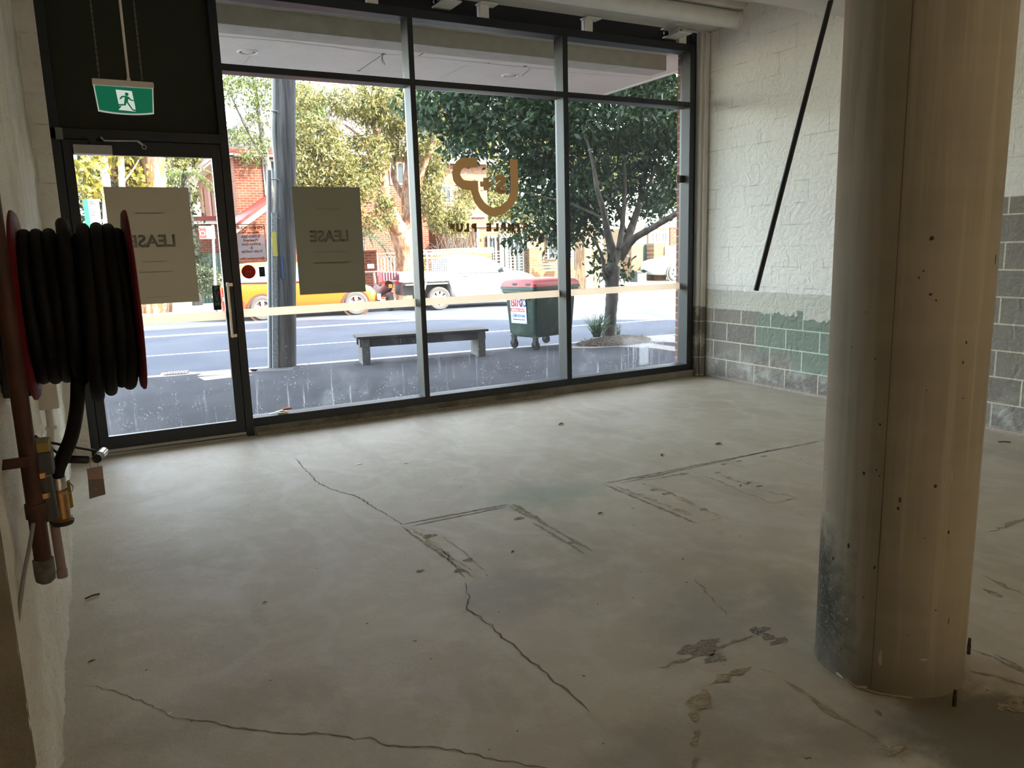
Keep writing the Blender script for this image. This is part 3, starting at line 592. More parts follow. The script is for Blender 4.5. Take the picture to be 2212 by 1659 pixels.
# hose guide: two rods and two rubber rollers
g1, g2, g3, g4 = at(76, 942, Y=-4.33), at(140, 990, Y=-4.25), at(76, 950, Y=-4.33), at(207, 974, Y=-4.22)
MB().tube([g1, g2], .0035, 8).tube([g3, g4], .0035, 8).build('guide_rod', blk2, t, smooth=True)
MB().tube([at(143, 992, Y=-4.25), at(147, 992, Y=-4.25), at(188, 993, Y=-4.25), at(193, 993, Y=-4.25)], [.008, .0105, .0105, .008], 16).build('guide_roller', mat('roller_rubber', (.012, .010, .012), rough=.5), t, smooth=True)
r0, r1 = at(209, 991, Y=-4.25), at(224, 975, Y=-4.16); MB().tube([r0, r0.lerp(r1, .4)], .0115, 16).build('guide_roller', MATS['roller_rubber'], t, smooth=True)
MB().tube([r0.lerp(r1, .4), r1], .0115, 16).build('roller_end', mat('chrome_end', (.55, .53, .48), rough=.2, metal=.9), t, smooth=True)
reparent(t)
tg = thing('paper_tag', 'pinkish paper inspection tag hanging from a split ring on the hose reel guide', 'tag', at(206, 1000, Y=-4.25))
q = [at(203, 1003, Y=-4.25)+Vector((.009*math.cos(a), .002*math.sin(a), .011*math.sin(a))) for a in [2*PI*k/24 for k in range(25)]]
MB().tube(q, .0011, 6).build('split_ring', steel, tg, smooth=True)
card('tag_upper', [at(187, 1013, Y=-4.25), at(221, 1006, Y=-4.25), at(224, 1034, Y=-4.25), at(190, 1036, Y=-4.25)], mat('tag_pink', (.36, .26, .22), rough=.8), tg)
card('tag_lower', [at(190, 1036, Y=-4.25), at(224, 1034, Y=-4.25), at(228, 1068, Y=-4.255), at(193, 1078, Y=-4.255)], mat('tag_grey', (.20, .17, .14), rough=.8), tg)
card('tag_mark', [at(203, 1057, Y=-4.253), at(211, 1055, Y=-4.253), at(211, 1058, Y=-4.253), at(203, 1060, Y=-4.253)], mat('tag_white', (.5, .47, .42), rough=.8), tg); reparent(tg)

# rust-red fire pipe with a capped lower end and its wall bracket
pc = at(99, 1250, Y=-4.40); pz = pc.z
rp = G('old_red_pipe'); nz = rp.noise(16, 6, .7); RP = rp.out(rp.mix(rp.step(nz, .66, .71), rp.mix(rp.step(rp.noise(5, 4), .4, .6), (.045, .018, .011), (.07, .027, .017)), (.36, .33, .28)), .6, rp.bump(nz, .3, .004))
t = thing('fire_pipe', 'peeling rust-red vertical pipe with a capped end on the left wall', 'pipe', (pc.x, -4.40, pz))
MB().tube([(pc.x, -4.40, pz+.03), (pc.x, -4.40, 3.95)], .0185, 20).build('pipe_run', RP, t, smooth=True)
MB().tube([(pc.x, -4.40, pz+.155), (pc.x, -4.40, pz+.19)], .0225, 20).build('coupling', RP, t, smooth=True)
MB().lathe([(0, -.012), (.012, -.010), (.021, -.002), (.0225, .012), (.0225, .05), (.0185, .052)], (pc.x, -4.40, pz), 'Z', 24).build('end_cap', mat('cap_grey', (.10, .10, .085), rough=.8, noise=.4, scale=50), t, smooth=True)
bk = at(40, 1000, Y=-4.425); MB().box(pc.x-.085, pc.x+.004, -4.428, -4.422, bk.z-.012, bk.z+.012).build('wall_bracket', RP, t); reparent(t)
t = thing('fire_pipe', 'thin pinkish painted pipe behind the capped red pipe', 'pipe', (at(118, 1150, Y=-4.30).x, -4.30, 0))
q = at(120, 1135, Y=-4.30); MB().tube([(q.x-.002, -4.30, q.z+.03), (q.x, -4.30, .70)], .011, 14).build('pipe_run', mat('pink_pipe', (.27, .19, .17), rough=.6), t, smooth=True)
MB().tube([(q.x, -4.30, .71), (q.x, -4.30, .69)], .0125, 14).build('pipe_cap', MATS['pink_pipe'], t, smooth=True); reparent(t)
cabm = mat('grey_cable', (.22, .21, .20), rough=.6)
o = MB().tube(smooth_path([at(72, 1130, Y=-4.45), at(64, 1180, Y=-4.45), at(52, 1240, Y=-4.47), at(44, 1300, Y=-4.50), at(38, 1345, Y=-4.52)]), .0045, 8).build('wall_cable', cabm, smooth=True); tag(o, 'thin grey cable running down the rough wall left of the red pipe', 'cable')
jx = lx(-3.0)+.012
t = thing('junction_box', 'small white junction box with conduit on the left wall behind the hose', 'junction box', (jx, -3.0, .95))
j = at(126, 852, Y=-3.0); MB().box(jx-.02, jx+.055, -3.04, -2.96, j.z-.05, j.z+.05).build('box_body', mat('old_white_plastic', (.55, .52, .46), rough=.6), t, bevel=.005)
MB().tube([(jx+.03, -3.0, j.z+.05), (jx+.03, -3.0, j.z+.16)], .014, 12).build('conduit', MATS['old_white_plastic'], t, smooth=True); MB().tube([(jx+.015, -3.0, j.z-.05), (jx+.015, -3.0, j.z-.11), (jx+.005, -2.99, j.z-.22)], .013, 12).build('conduit', MATS['old_white_plastic'], t, smooth=True)
MB().box(jx-.005, jx+.035, -3.01, -2.99, j.z-.135, j.z-.125).build('saddle_clip', MATS['old_white_plastic'], t); reparent(t)

# ---------------------------------------------------------------- exit sign
EY = -2.0
t = thing('exit_sign', 'green running-man exit sign hanging by chains in front of the door', 'exit sign', (-.80, EY, 2.36))
TL, TR, BR, BL = at(198, 170, Y=EY), at(331, 180, Y=EY), at(335, 252, Y=EY), at(208, 243, Y=EY)
hw = mat('sign_housing', (.72, .66, .62), rough=.5)
x0, x1, zt = TL.x, TR.x, (TL.z+TR.z)/2; zb = (BL.z+BR.z)/2; cx_ = (x0+x1)/2; W2 = (x1-x0)/2
MB().box(x0, x1, EY-.025, EY+.025, zt-.028, zt).build('housing', hw, t, bevel=.004)
def emis(name, col, st, base=None):
    g = G(name); g.b.inputs['Base Color'].default_value = (*(base or col), 1); g.b.inputs['Emission Color'].default_value = (*col, 1); g.b.inputs['Emission Strength'].default_value = st; g.b.inputs['Roughness'].default_value = .4; return g.m
bot = [(-W2+.002, -.028), (W2-.002, -.028), (W2-.010, -(zt-zb)+.010), (0, -(zt-zb)-.004), (-W2+.010, -(zt-zb)+.010)]
def arcpoly(inset, z_top):
    H = zt-zb; p = [(-W2+.003+inset, z_top), (W2-.003-inset, z_top)]
    n = 10; xr = W2-.012-inset
    for k in range(n+1): x = xr-2*xr*k/n; p.append((x, -H+.004+inset-.010*(1-(x/xr)**2)+ .006))
    return p
edge = emis('sign_edge', (.70, .78, .72), .045, (.7, .75, .7)); grn = emis('sign_green', (0.0, .17, .085), .07, (0, .13, .065)); wht = emis('sign_white', (.72, .85, .76), .085, (.6, .7, .62))
MB().prism(arcpoly(0, -.028), (0, .014, 0), (cx_, EY-.007, zt)).build('diffuser', edge, t)
MB().prism(arcpoly(.0055, -.030), (0, .0165, 0), (cx_, EY-.00825, zt)).build('green_panel', grn, t)
S_ = .00045*5   # pictogram: coordinates in crop pixels of the sign face
def sp(pts): return [((x-796)/398*(2*W2), -(y-506)/242*(zt-zb+.0)) for x, y in pts]
dY = EY-.0084
MB().prism(sp([(741, 573), (846, 577), (857, 690), (857, 725), (745, 718), (770, 690), (752, 690)]), (0, -.0004, 0), (cx_, dY, zt)).build('door_symbol', wht, t)
man = MB(); dY2 = dY-.0005
c0 = sp([(810, 602)])[0]; man.prism([(c0[0]+.0085*math.cos(a), c0[1]+.0085*math.sin(a)) for a in [2*PI*k/16 for k in range(16)]], (0, -.0004, 0), (cx_, dY2, zt))
for P in ([(776, 616), (800, 613), (822, 620), (838, 640), (852, 641), (852, 649), (834, 648), (818, 635), (812, 655), (840, 708), (858, 712), (855, 724), (834, 716), (830, 708), (803, 662), (796, 684), (760, 687), (735, 690), (738, 676), (785, 675), (790, 648), (795, 624), (782, 626), (766, 642), (758, 637)],):
    man.prism(sp(P), (0, -.0004, 0), (cx_, dY2, zt))
man.build('running_man', grn, t)
cr = at(790, 0, Y=EY)
rx = at(278, 176, Y=EY); rt = at(255, 0, Y=EY)
MB().tube([(rx.x, EY, zt-.004), (rx.x+.002, EY, 3.94)], .006, 12).tube([(rx.x, EY, zt), (rx.x, EY, zt+.015)], .009, 12).build('cable_conduit', hw, t, smooth=True)
chn = mat('chain_steel', (.22, .21, .16), rough=.5, metal=.6)
for px in (215, 307):
    xx = at(px, 172, Y=EY).x; m = MB(); z = zt-.003; i = 0
    while z < 2.95:
        r = [(.0036*math.cos(a), (.0085)*math.sin(a)) for a in [2*PI*k/8 for k in range(9)]]
        m.tube([(xx+(p[0] if i % 2 else 0), EY+(0 if i % 2 else p[0]), z+.008+p[1]) for p in r], .0011, 5, False); z += .0135; i += 1
    m.tube([(xx, EY, z), (xx, EY, 3.94)], .002, 6); m.build('chain', chn, t)
reparent(t)

# ---------------------------------------------------------------- posters and decals on the glass
PO = translucent('poster_paper', (.35, .295, .22), .6); PO2 = translucent('poster_paper_dark', (.27, .24, .18), .6)
ink = mat('poster_ink', (.21, .185, .15), rough=.8); ink2 = mat('poster_ink_dark', (.19, .17, .13), rough=.8)
def poster(lab, P, y, pm, im, cx_px, lines):
    a = [at(px, py, Y=y) for px, py in P]; xl, xr, zt_, zb_ = min(p.x for p in a), max(p.x for p in a), max(p.z for p in a), min(p.z for p in a)
    t = thing('poster', lab, 'poster', ((xl+xr)/2, y, zb_), 'lease posters taped to the glass')
    card('paper', [Vector((xl, y, zt_)), Vector((xr, y, zt_)), Vector((xr, y, zb_)), Vector((xl, y, zb_))], pm, t, th=.0012)
    yy = y-.0013 if True else y; w_ = xr-xl; h = zt_-zb_
    text_mesh('lease_lettering', 'LEASE', .125*h/.87, im, t, ((xl+xr)/2+.0*w_, y-.0022, zt_-h*.505), (1, 0, 0), (0, 0, 1), mirror=True, bold=.004, extrude=.0005)
    for z_, f, hh in lines: bx('faint_print_line', (xl+w_*(.5-f/2), xl+w_*(.5+f/2), y-.0022, y-.0017, zt_-h*z_-hh, zt_-h*z_), im, t)
    reparent(t); return t
poster('brown poster back with mirrored LEASE lettering on the glass door', [(223, 404), (406, 405), (431, 651)], .012, PO, ink, 0, ((.215, .34, .009), (.63, .30, .006), (.72, .40, .006), (.94, .3, .004)))
poster('brown poster back with mirrored LEASE lettering on the left window pane', [(630, 403), (777, 406), (787, 630)], .128, PO2, ink2, 0, ((.20, .36, .009), (.60, .5, .006), (.70, .55, .012), (.93, .4, .004)))
gold = translucent('gold_vinyl', (.52, .37, .21), .6); goldt = translucent('gold_lettering', (.30, .19, .08), .5)
YD = YG-.0015
t = thing('window_logo', 'mirrored gold cup logo with SIMPLE PLUS COFFEE lettering on the middle window pane', 'window decal', (2.3, YD, 1.5))
def lp(x, y):   # from the 7.54x crop at (940,320)
    q = at(940+x/7.542, 320+y/7.542, Y=YD); return q
def band(pts, name):
    m = MB(); n = len(pts); vs = []
    for a, b in pts: vs += [lp(*a), lp(*b)]
    k = len(vs); vs2 = [v+Vector((0, -.0008, 0)) for v in vs]; fs = []
    for i in range(n-1): fs += [(2*i, 2*i+1, 2*i+3, 2*i+2), (k+2*i, k+2*i+2, k+2*i+3, k+2*i+1), (2*i, 2*i+2, k+2*i+2, k+2*i), (2*i+1, k+2*i+1, k+2*i+3, 2*i+3)]
    fs += [(0, k, k+1, 1), (k-2, k-1, 2*k-1, 2*k-2)]
    return raw(name, vs+vs2, fs, gold, t)
band([((1214, 180), (1340, 182)), ((1222, 400), (1350, 400)), ((1228, 600), (1355, 600)), ((1228, 690), (1350, 740)), ((1205, 790), (1320, 850)), ((1150, 880), (1245, 970)), ((1060, 945), (1120, 1070)), ((960, 975), (975, 1120)),
      ((880, 950), (830, 1080)), ((800, 880), (720, 990)), ((740, 790), (640, 880)), ((708, 700), (600, 760)), ((698, 620), (580, 690))], 'cup_outline')
band([((690, 155), (690, 315)), ((560, 155), (560, 317)), ((440, 155), (470, 320)), ((350, 205), (430, 350)), ((290, 300), (412, 400)), ((275, 410), (408, 430)), ((295, 530), (430, 480)), ((360, 620), (470, 520)), ((460, 675), (540, 530)), ((580, 690), (600, 532)), ((698, 620), (698, 532))], 'cup_handle')
def tm(name, s, size, px, py, m, **k):
    q = at(px, py, Y=YD); return text_mesh(name, s, size, m, t, (q.x, YD, q.z), (1, 0, 0), (0, 0, 1), mirror=True, **k)
tm('letter_s', 'S', .215, 1082.5, 415.5, gold, bold=.016); tm('plus_sign', '+', .17, 1049.5, 412, gold, bold=.017)
def spaced(name, s, size, pxa, pxb, pya, pyb, m, bold):   # letters placed one by one, mirrored reading right to left
    n = len(s)
    for i, ch in enumerate(s):
        if ch == ' ': continue
        f = i/(n-1); q = at(pxb+(pxa-pxb)*f, pyb+(pya-pyb)*f, Y=YD)
        text_mesh(name, ch, size, m, t, (q.x, YD, q.z), (1, 0, 0), (0, 0, 1), mirror=True, bold=bold)
spaced('name_lettering', 'SIMPLE PLUS', .090, 977, 1136, 499.5, 497, goldt, .0085)
spaced('coffee_lettering', 'COFFEE', .040, 1038, 1097, 522.5, 521.5, mat('dark_vinyl', (.05, .04, .03), rough=.6), .0008); reparent(t)
# opening hours decal
org = translucent('orange_brown_vinyl', (.62, .20, .04), .5)
t = thing('opening_hours_decal', 'rounded opening hours decal with mirrored orange lettering beside the door post', 'window decal', (.13, YD, 1.43))
a, b = at(510, 484, Y=YD), at(578, 566, Y=YD); xl, xr, zt_, zb_ = .012, b.x, a.z, b.z
def rrect(x0, x1, z0, z1, r, n=5):
    p = []
    for (cx1, cz1, s) in ((x1-r, z1-r, 0), (x0+r, z1-r, 1), (x0+r, z0+r, 2), (x1-r, z0+r, 3)):
        for k in range(n+1): q = PI/2*(s+k/n); p.append((cx1+r*math.cos(q), cz1+r*math.sin(q)))
    return p
o1, i1 = rrect(xl, xr, zb_, zt_, .022), rrect(xl+.007, xr-.007, zb_+.007, zt_-.007, .016); k = len(o1)
vs = [(x, YD, z) for x, z in o1]+[(x, YD, z) for x, z in i1]; raw('border_line', vs+[(x, y-.0007, z) for x, y, z in vs], [(i, (i+1) % k, k+(i+1) % k, k+i) for i in range(k)]+[(2*k+i, 3*k+i, 3*k+(i+1) % k, 2*k+(i+1) % k) for i in range(k)], translucent('pale_vinyl', (.5, .40, .33), .5), t)
bx('tinted_panel', (xl+.012, xr-.010, YD-.0004, YD-.0001, zb_+.035, zt_-.085), translucent('grey_film', (.35, .37, .40), .5, .55), t)
def ol(s, fz, size, bold=.0015, sx=1.0, nm='hours_lettering'):
    q = Vector(((xl+xr)/2, YD-.0006, zt_-(zt_-zb_)*fz)); text_mesh(nm, s, size, org, t, q, (1, 0, 0), (0, 0, 1), mirror=True, bold=bold, sx=sx)
ol('OPENING HOURS', .13, .032, .0015, .92); bx('rule_line', (xl+.02, xr-.02, YD-.0008, YD-.0004, zt_-(zt_-zb_)*.165, zt_-(zt_-zb_)*.158), org, t)
for s, f in (('Mon to Fri', .25), ('6:30am-2pm', .35), ('Weekend', .45), ('6:30am-2pm', .55), ('&', .645), ('Public holiday', .74)): ol(s, f, .030, .0008)
ol('@simplepluscoffee', .92, .027, .0008, .95); reparent(t)
q = at(537, 587, Y=YD); t = thing('round_sticker', 'round dark red sticker on the left window pane beside the door post', 'sticker', (q.x, YD, q.z))
sr = translucent('sticker_red', (.40, .05, .03), .5)
MB().lathe([(0, -.0008), (.056, -.0008), (.056, 0), (0, 0)], (q.x, YD, q.z), 'Y', 40).build('sticker_disc', sr, t)
for dz, w_ in ((.025, .05), (-.025, .055)): bx('faint_print', (q.x-w_/2, q.x+w_/2, YD-.0012, YD-.0009, q.z+dz-.006, q.z+dz+.006), mat('print_brown', (.20, .08, .06)), t)
bx('faint_label', (q.x-.022, q.x+.022, YD-.0012, YD-.0009, q.z-.005, q.z+.005), mat('print_pink', (.34, .18, .15)), t); reparent(t)
q = at(566, 587, Y=YD); t = thing('square_sticker', 'small black square sticker right of the round red sticker', 'sticker', (q.x, YD, q.z))
bx('sticker_sheet', (q.x-.023, q.x+.023, YD-.0008, YD, q.z-.040, q.z+.040), mat('sticker_black', (.012, .010, .012), rough=.5), t)
bx('faint_symbol', (q.x-.010, q.x+.010, YD-.0011, YD-.0008, q.z-.002, q.z+.016), mat('symbol_grey', (.08, .04, .04)), t); reparent(t)
# PUSH sign on the door glass
q = at(468, 641, Y=.018); t = thing('push_sign', 'narrow dark green PUSH sign with upright pale letters on the glass door', 'sign', (q.x, .018, q.z))
bx('sign_plate', (q.x-.030, q.x+.030, .016, .020, q.z-.105, q.z+.090), mat('push_green', (.012, .030, .026), rough=.5), t); bx('sign_base', (q.x-.030, q.x+.030, .0155, .0165, q.z-.105, q.z-.070), mat('push_black', (.004, .004, .004)), t)
for i, ch in enumerate('PUSH'): text_mesh('push_letter', ch, .045, mat('push_letter', (.22, .32, .30), rough=.6), t, (q.x, .0155, q.z+.050-i*.040), (1, 0, 0), (0, 0, 1), bold=.0005)
reparent(t)
q = at(1464, 387, Y=.10); t = thing('lock_box', 'small grey labelled box fixed to the right window jamb', 'box', (4.64, .10, q.z))
bx('box_body', (4.612, 4.6590, .075, .118, q.z-.035, q.z+.037), mat('box_black', (.012, .012, .014), rough=.5), t, .002); bx('label_plate', (4.565, 4.612, .09, .097, q.z-.042, q.z+.040), mat('label_grey', (.30, .30, .27), rough=.6), t)
for k in range(3): bx('label_line', (4.572, 4.606, .0892, .09, q.z+.016-k*.022, q.z+.023-k*.022), mat('label_line', (.14, .14, .13)), t)
reparent(t)
# tape and scraper on the sill
q = at(611, 893, Y=.055); t = thing('tape_roll', 'small roll of yellowish masking tape lying on the left window sill', 'tape', (q.x, .055, ZS))
MB().lathe([(.030, 0), (.046, 0), (.046, .018), (.030, .018)], (q.x, .055, ZS+.001), 'Z', 32, True).build('tape_ring', mat('tape_cream', (.62, .56, .33), rough=.6), t, smooth=True)
MB().lathe([(.028, 0), (.030, 0), (.030, .018), (.028, .018)], (q.x, .055, ZS+.001), 'Z', 32, True).build('tape_core', mat('tape_core', (.5, .45, .36)), t); reparent(t)
t = thing('scraper', 'orange-handled scraper lying across the tape roll on the window sill', 'scraper', (q.x+.03, .05, ZS+.02))
h0 = Vector((q.x+.005, .075, ZS+.030)); h1 = Vector((q.x+.080, .055, ZS+.036)); MB().tube([h0, h0.lerp(h1, .4), h0.lerp(h1, .8), h1], [.006, .010, .009, .004], 10).build('handle', mat('orange_plastic', (.75, .12, .02), rough=.4), t, smooth=True)
card('blade', [h0+Vector((0, .008, 0)), h0+Vector((0, -.008, 0)), h0+Vector((-.11, -.002, -.024)), h0+Vector((-.11, .016, -.024))], mat('blade_steel', (.6, .6, .58), rough=.3, metal=.8), t); reparent(t)

# ---------------------------------------------------------------- scraps on the floor
lf = mat('dry_leaf', (.09, .06, .035), rough=.9); pw = mat('paper_scrap', (.80, .80, .76), rough=.8)
def scrap(px, py, lab, cat, size, m, kind='leaf', ang=0, group=None):
    p = at(px, py, Z=0); c, s = math.cos(ang), math.sin(ang); vs = []
    if kind == 'leaf':
        prof = [(-1, 0), (-.4, .35), (.3, .4), (1, 0), (.3, -.35), (-.4, -.4)]
        vs = [(p.x+size*(x*c-y*s), p.y+size*(x*s+y*c), .002+.35*size*abs(y)+.1*size*(x > 0)) for x, y in prof]+[(p.x, p.y, .0035)]
        vs += [(v[0], v[1], v[2]+.0012) for v in vs]; n = 6
        fs = [(k, 6, (k+1) % n) for k in range(n)]+[(k+7, (k+1) % n+7, 13) for k in range(n)]+[(k, (k+1) % n, (k+1) % n+7, k+7) for k in range(n)]
        o = raw('dry_leaf', vs, fs, m)
    elif kind == 'paper':
        o = MB().box(p.x-size, p.x+size, p.y-size*.45, p.y+size*.45, .0022, .0034, rz=ang).build('paper_scrap', m)
    else:
        o = MB().tube([(p.x-size*c, p.y-size*s, .007), (p.x, p.y+.004, .009), (p.x+size*c, p.y+size*s, .007)], .004, 7).build('twig', m)
    return tag(o, lab, cat, group)
scrap(775, 1003, 'small white paper scrap, the nearer of two left of the sawn outline', 'paper', .022, pw, 'paper', .2, 'white paper scraps on the floor')
scrap(878, 1000, 'small white paper scrap, the right one of two before the middle window', 'paper', .018, pw, 'paper', -.2, 'white paper scraps on the floor')
scrap(1000, 966, 'tiny white paper scrap nearest the window', 'paper', .012, pw, 'paper', .1, 'white paper scraps on the floor')
scrap(1212, 917, 'curled brown leaf on the floor close under the middle window', 'leaf', .035, lf, 'leaf', .3, 'dry leaves on the floor')
scrap(1552, 960, 'dark dry leaf on the floor in front of the green-tinted blocks', 'leaf', .034, lf, 'leaf', -.1, 'dry leaves on the floor')
scrap(1430, 984, 'dark dry leaf beyond the long saw cut', 'leaf', .024, lf, 'leaf', .8, 'dry leaves on the floor')
scrap(1600, 1050, 'tiny dark leaf inside the far filled outline', 'leaf', .016, lf, 'leaf', .5, 'dry leaves on the floor')
scrap(1297, 1110, 'dark dry leaf between the two sawn outlines', 'leaf', .02, lf, 'leaf', 0, 'dry leaves on the floor')
scrap(1108, 1193, 'tiny black leaf inside the near sawn outline', 'leaf', .015, lf, 'leaf', .4, 'dry leaves on the floor')
scrap(200, 1291, 'short dark twig on the floor beside the left wall', 'twig', .030, lf, 'twig', .35)
scrap(198, 1430, 'tiny dark leaf by the left wall nearest the camera', 'leaf', .014, lf, 'leaf', .2, 'dry leaves on the floor')
scrap(572, 1303, 'tiny dark leaf alone on the bare floor at left', 'leaf', .012, lf, 'leaf', .1, 'dry leaves on the floor')
scrap(2170, 957, 'small twig on the floor at the foot of the wall right of the column', 'twig', .04, lf, 'twig', -.7)
scrap(1897, 1541, 'dark crumb of mortar on the floor in front of the column', 'leaf', .018, chip, 'leaf', 1.2)
scrap(367, 1542, 'white crumb of mortar at the near left', 'paper', .006, pw, 'paper', .4)
# ---------------------------------------------------------------- outside: building mass, awning
rend = mat('upper_render', (.50, .47, .43), rough=.9)
def brickmat(name, c1, c2, mo, axes, bw=.24, rh=.086, ms=.008):
    g = G(name); b = g.brick(c1, c2, mo, bw, rh, ms, axes); n = g.noise(3, 4, .6)
    return g.out(g.mix(g.math('MULTIPLY', g.step(n, .5, .7), .2), b.outputs[0], mo), .9, g.bump(g.math('SUBTRACT', 1, b.outputs['Fac']), .4, .006))
RB1, RB2, RMO = (.095, .020, .010), (.13, .035, .018), (.14, .105, .08)
BRX = brickmat('red_brick_front', RB1, RB2, RMO, 'XZ'); BRY = brickmat('red_brick_side', RB1, RB2, RMO, 'YZ')
TB1, TB2, TMO = (.11, .056, .025), (.145, .08, .038), (.16, .12, .08)
TBX = brickmat('tan_brick_front', TB1, TB2, TMO, 'XZ')
PB = brickmat('brown_brick_pier', (.16, .07, .05), (.20, .09, .065), (.30, .26, .22), 'YZ')
m = MB().box(-30, 16.2, -11.2, .0, 4.22, 11.5).box(5.07, 16.2, -11.2, .0, -.1, 4.22).box(-30, -6.25, -11.2, .0, -.1, 4.22).box(-6.0, -1.69, -4.4, .0, -.1, 4.2)
tag(m.build('upper_building', rend), kind='structure')
bx('neighbour_wall', (4.79, 16.2, .152, .35, -.1, 4.2), PB)['kind'] = 'structure'
bx('shop_wall_left', (-9, -1.20, .152, .3, -.1, 4.2), rend)['kind'] = 'structure'
YD_ = mat('warm_bounce', (.42, .35, .26), rough=.9, noise=.1)  # warm colour chosen so the unseen yard bounces warm light
bx('sun_block_wall', (-8, 12, -16.2, -16, -.1, 5), YD_)['kind'] = 'structure'; bx('bounce_ground', (-8, 12, -16, YB-.2, -.15, -.01), YD_)['kind'] = 'structure'  # wall added out of view to block sun from the rear opening
g = G('awning_soffit'); n1 = g.noise(1.6, 6, .65); n2 = g.noise(7, 6, .7); n3 = g.noise(30, 3, .6)
c = g.mix(g.step(n1, .35, .65), (.86, .82, .74), (.92, .88, .80)); c = g.mix(g.math('MULTIPLY', g.step(n3, .68, .74), .7), c, (.16, .14, .12)); c = g.mix(g.math('MULTIPLY', g.step(n2, .55, .7), .35), c, (.74, .71, .65))
SOF = g.out(c, .75, g.bump(n1, .3, .05))
aw = MB().box(-6, 5.35, .16, 2.72, 3.50, 3.74).build('awning', SOF); aw['kind'] = 'structure'
MB().box(-6, 4.755, .50, .78, 3.345, 3.501).build('awning_beam', mat('beam_grey', (.60, .57, .50), rough=.85, noise=.1), aw, bevel=.004)
MB().box(-6.02, 5.38, 2.72, 2.76, 3.47, 3.80).box(5.35, 5.38, .16, 2.72, 3.48, 3.80).build('awning_fascia', mat('fascia_white', (.68, .67, .64), rough=.5), aw)
jt = mat('soffit_joint', (.14, .12, .11), rough=.9); jl = mat('soffit_fine_joint', (.38, .36, .33))
def sstrip(px, w_, m):
    P = [at(x, y, Z=3.4985) for x, y in px]; vs = []
    for i, p in enumerate(P):
        d = (P[min(i+1, len(P)-1)]-P[max(i-1, 0)]).normalized(); q = Vector((-d.y, d.x, 0))*w_/2; vs += [p+q, p-q]
    raw('soffit_joint', vs, [(2*i, 2*i+1, 2*i+3, 2*i+2) for i in range(len(P)-1)], m, aw)
for px, w_, m_ in (([(470, 78), (600, 88), (740, 104), (828, 117), (866, 119)], .012, jl), ([(895, 122), (950, 126), (985, 130), (1120, 144), (1200, 151)], .012, jl), ([(828, 117), (775, 153)], .010, jt), ([(904, 121), (937, 101)], .014, jt),
                   ([(952, 168), (1005, 142)], .006, jl), ([(1128, 164), (1146, 148)], .008, jt), ([(527, 137), (541, 121)], .006, jl), ([(1228, 156), (1440, 172)], .008, jl)): sstrip(px, w_, m_)
for px, py, r in ((828, 117, .03), (775, 153, .02), (1134, 143, .028), (1055, 136, .012)):
    p = at(px, py, Z=3.498); vs = [(p.x+r*rnd.uniform(.5, 1.3)*math.cos(2*PI*k/10)*1.2, p.y+r*rnd.uniform(.5, 1.2)*math.sin(2*PI*k/10), 3.498) for k in range(10)]; raw('soffit_spot', vs, [tuple(range(10))], jt, aw)
q = at(828, 117, Z=3.49); o = MB().tube(smooth_path([(q.x, q.y, 3.50), (q.x-.012, q.y, 3.45), (q.x+.004, q.y, 3.41), (q.x+.012, q.y, 3.385)]), .003, 6).tube(smooth_path([(q.x, q.y, 3.50), (q.x-.02, q.y, 3.44), (q.x-.01, q.y, 3.40)]), .003, 6).build('soffit_wire', mat('wire_dark', (.10, .07, .06))); tag(o, 'loose dark wire dangling from the awning soffit', 'wire')
for x, y, lab in ((.583, 1.99, 'round recessed downlight in the awning soffit above the left window'), (3.60, 1.98, 'round recessed downlight in the awning soffit above the middle window')):
    t = thing('downlight', lab, 'downlight', (x, y, 3.50))
    MB().lathe([(.082, -.001), (.105, 0), (.105, -.006), (.098, -.012), (.084, -.010), (.080, -.0)], (x, y, 3.50), 'Z', 40, True).build('trim_ring', mat('ring_white', (.92, .91, .88), rough=.4), t, smooth=True)
    MB().lathe([(0, -.0005), (.083, -.0005)], (x, y, 3.50), 'Z', 32).build('recess', mat('recess_shade', (.03, .03, .028), rough=.5), t)  # flat disc coloured dark for the shade inside the fitting
    MB().lathe([(0, -.007), (.045, -.006), (.06, -.001)], (x, y+.012, 3.50), 'Z', 24).build('lens', mat('lens_white', (.75, .74, .66), rough=.3), t, smooth=True); reparent(t)

# ---------------------------------------------------------------- street
AR = -.115; U = Vector((math.cos(AR), math.sin(AR), 0)); V = Vector((-math.sin(AR), math.cos(AR), 0)); O = Vector((0, 4.42, 0))
def S(s, v, z=0.): return O+U*s+V*v+Vector((0, 0, z))
def uv(p): d = p-O; return d.dot(U), d.dot(V)
class SB(MB):   # boxes in the street's own directions
    def sbox(s, a0, a1, b0, b1, z0, z1):
        vs = [S(x, y, z) for x in (a0, a1) for y in (b0, b1) for z in (z0, z1)]
        return s.add(vs, [(0, 1, 3, 2), (4, 6, 7, 5), (0, 4, 5, 1), (2, 3, 7, 6), (0, 2, 6, 4), (1, 5, 7, 3)])
def asphalt(name, c1, c2, spk):
    g = G(name); n1 = g.noise(.8, 5, .6); n2 = g.noise(140, 2, .6); n3 = g.noise(5, 5, .6)
    c = g.mix(g.step(n1, .35, .65), c1, c2); c = g.mix(g.math('MULTIPLY', g.step(n2, .62, .75), .6), c, spk); c = g.mix(g.math('MULTIPLY', g.step(n3, .6, .75), .3), c, tuple(x*.6 for x in c1))
    return g.out(c, .95, g.bump(n2, .4, .004), spec=.04)
ASPH = asphalt('road_asphalt', (.064, .072, .090), (.080, .088, .106), (.20, .20, .19)); FP = asphalt('footpath_asphalt', (.040, .042, .048), (.058, .059, .066), (.14, .13, .12))
CON = mat('kerb_stone', (.28, .26, .235), rough=.9, noise=.12, scale=5, bump=.3, bscale=60); CONF = mat('far_footpath', (.46, .42, .35), rough=.9, noise=.12, scale=3)
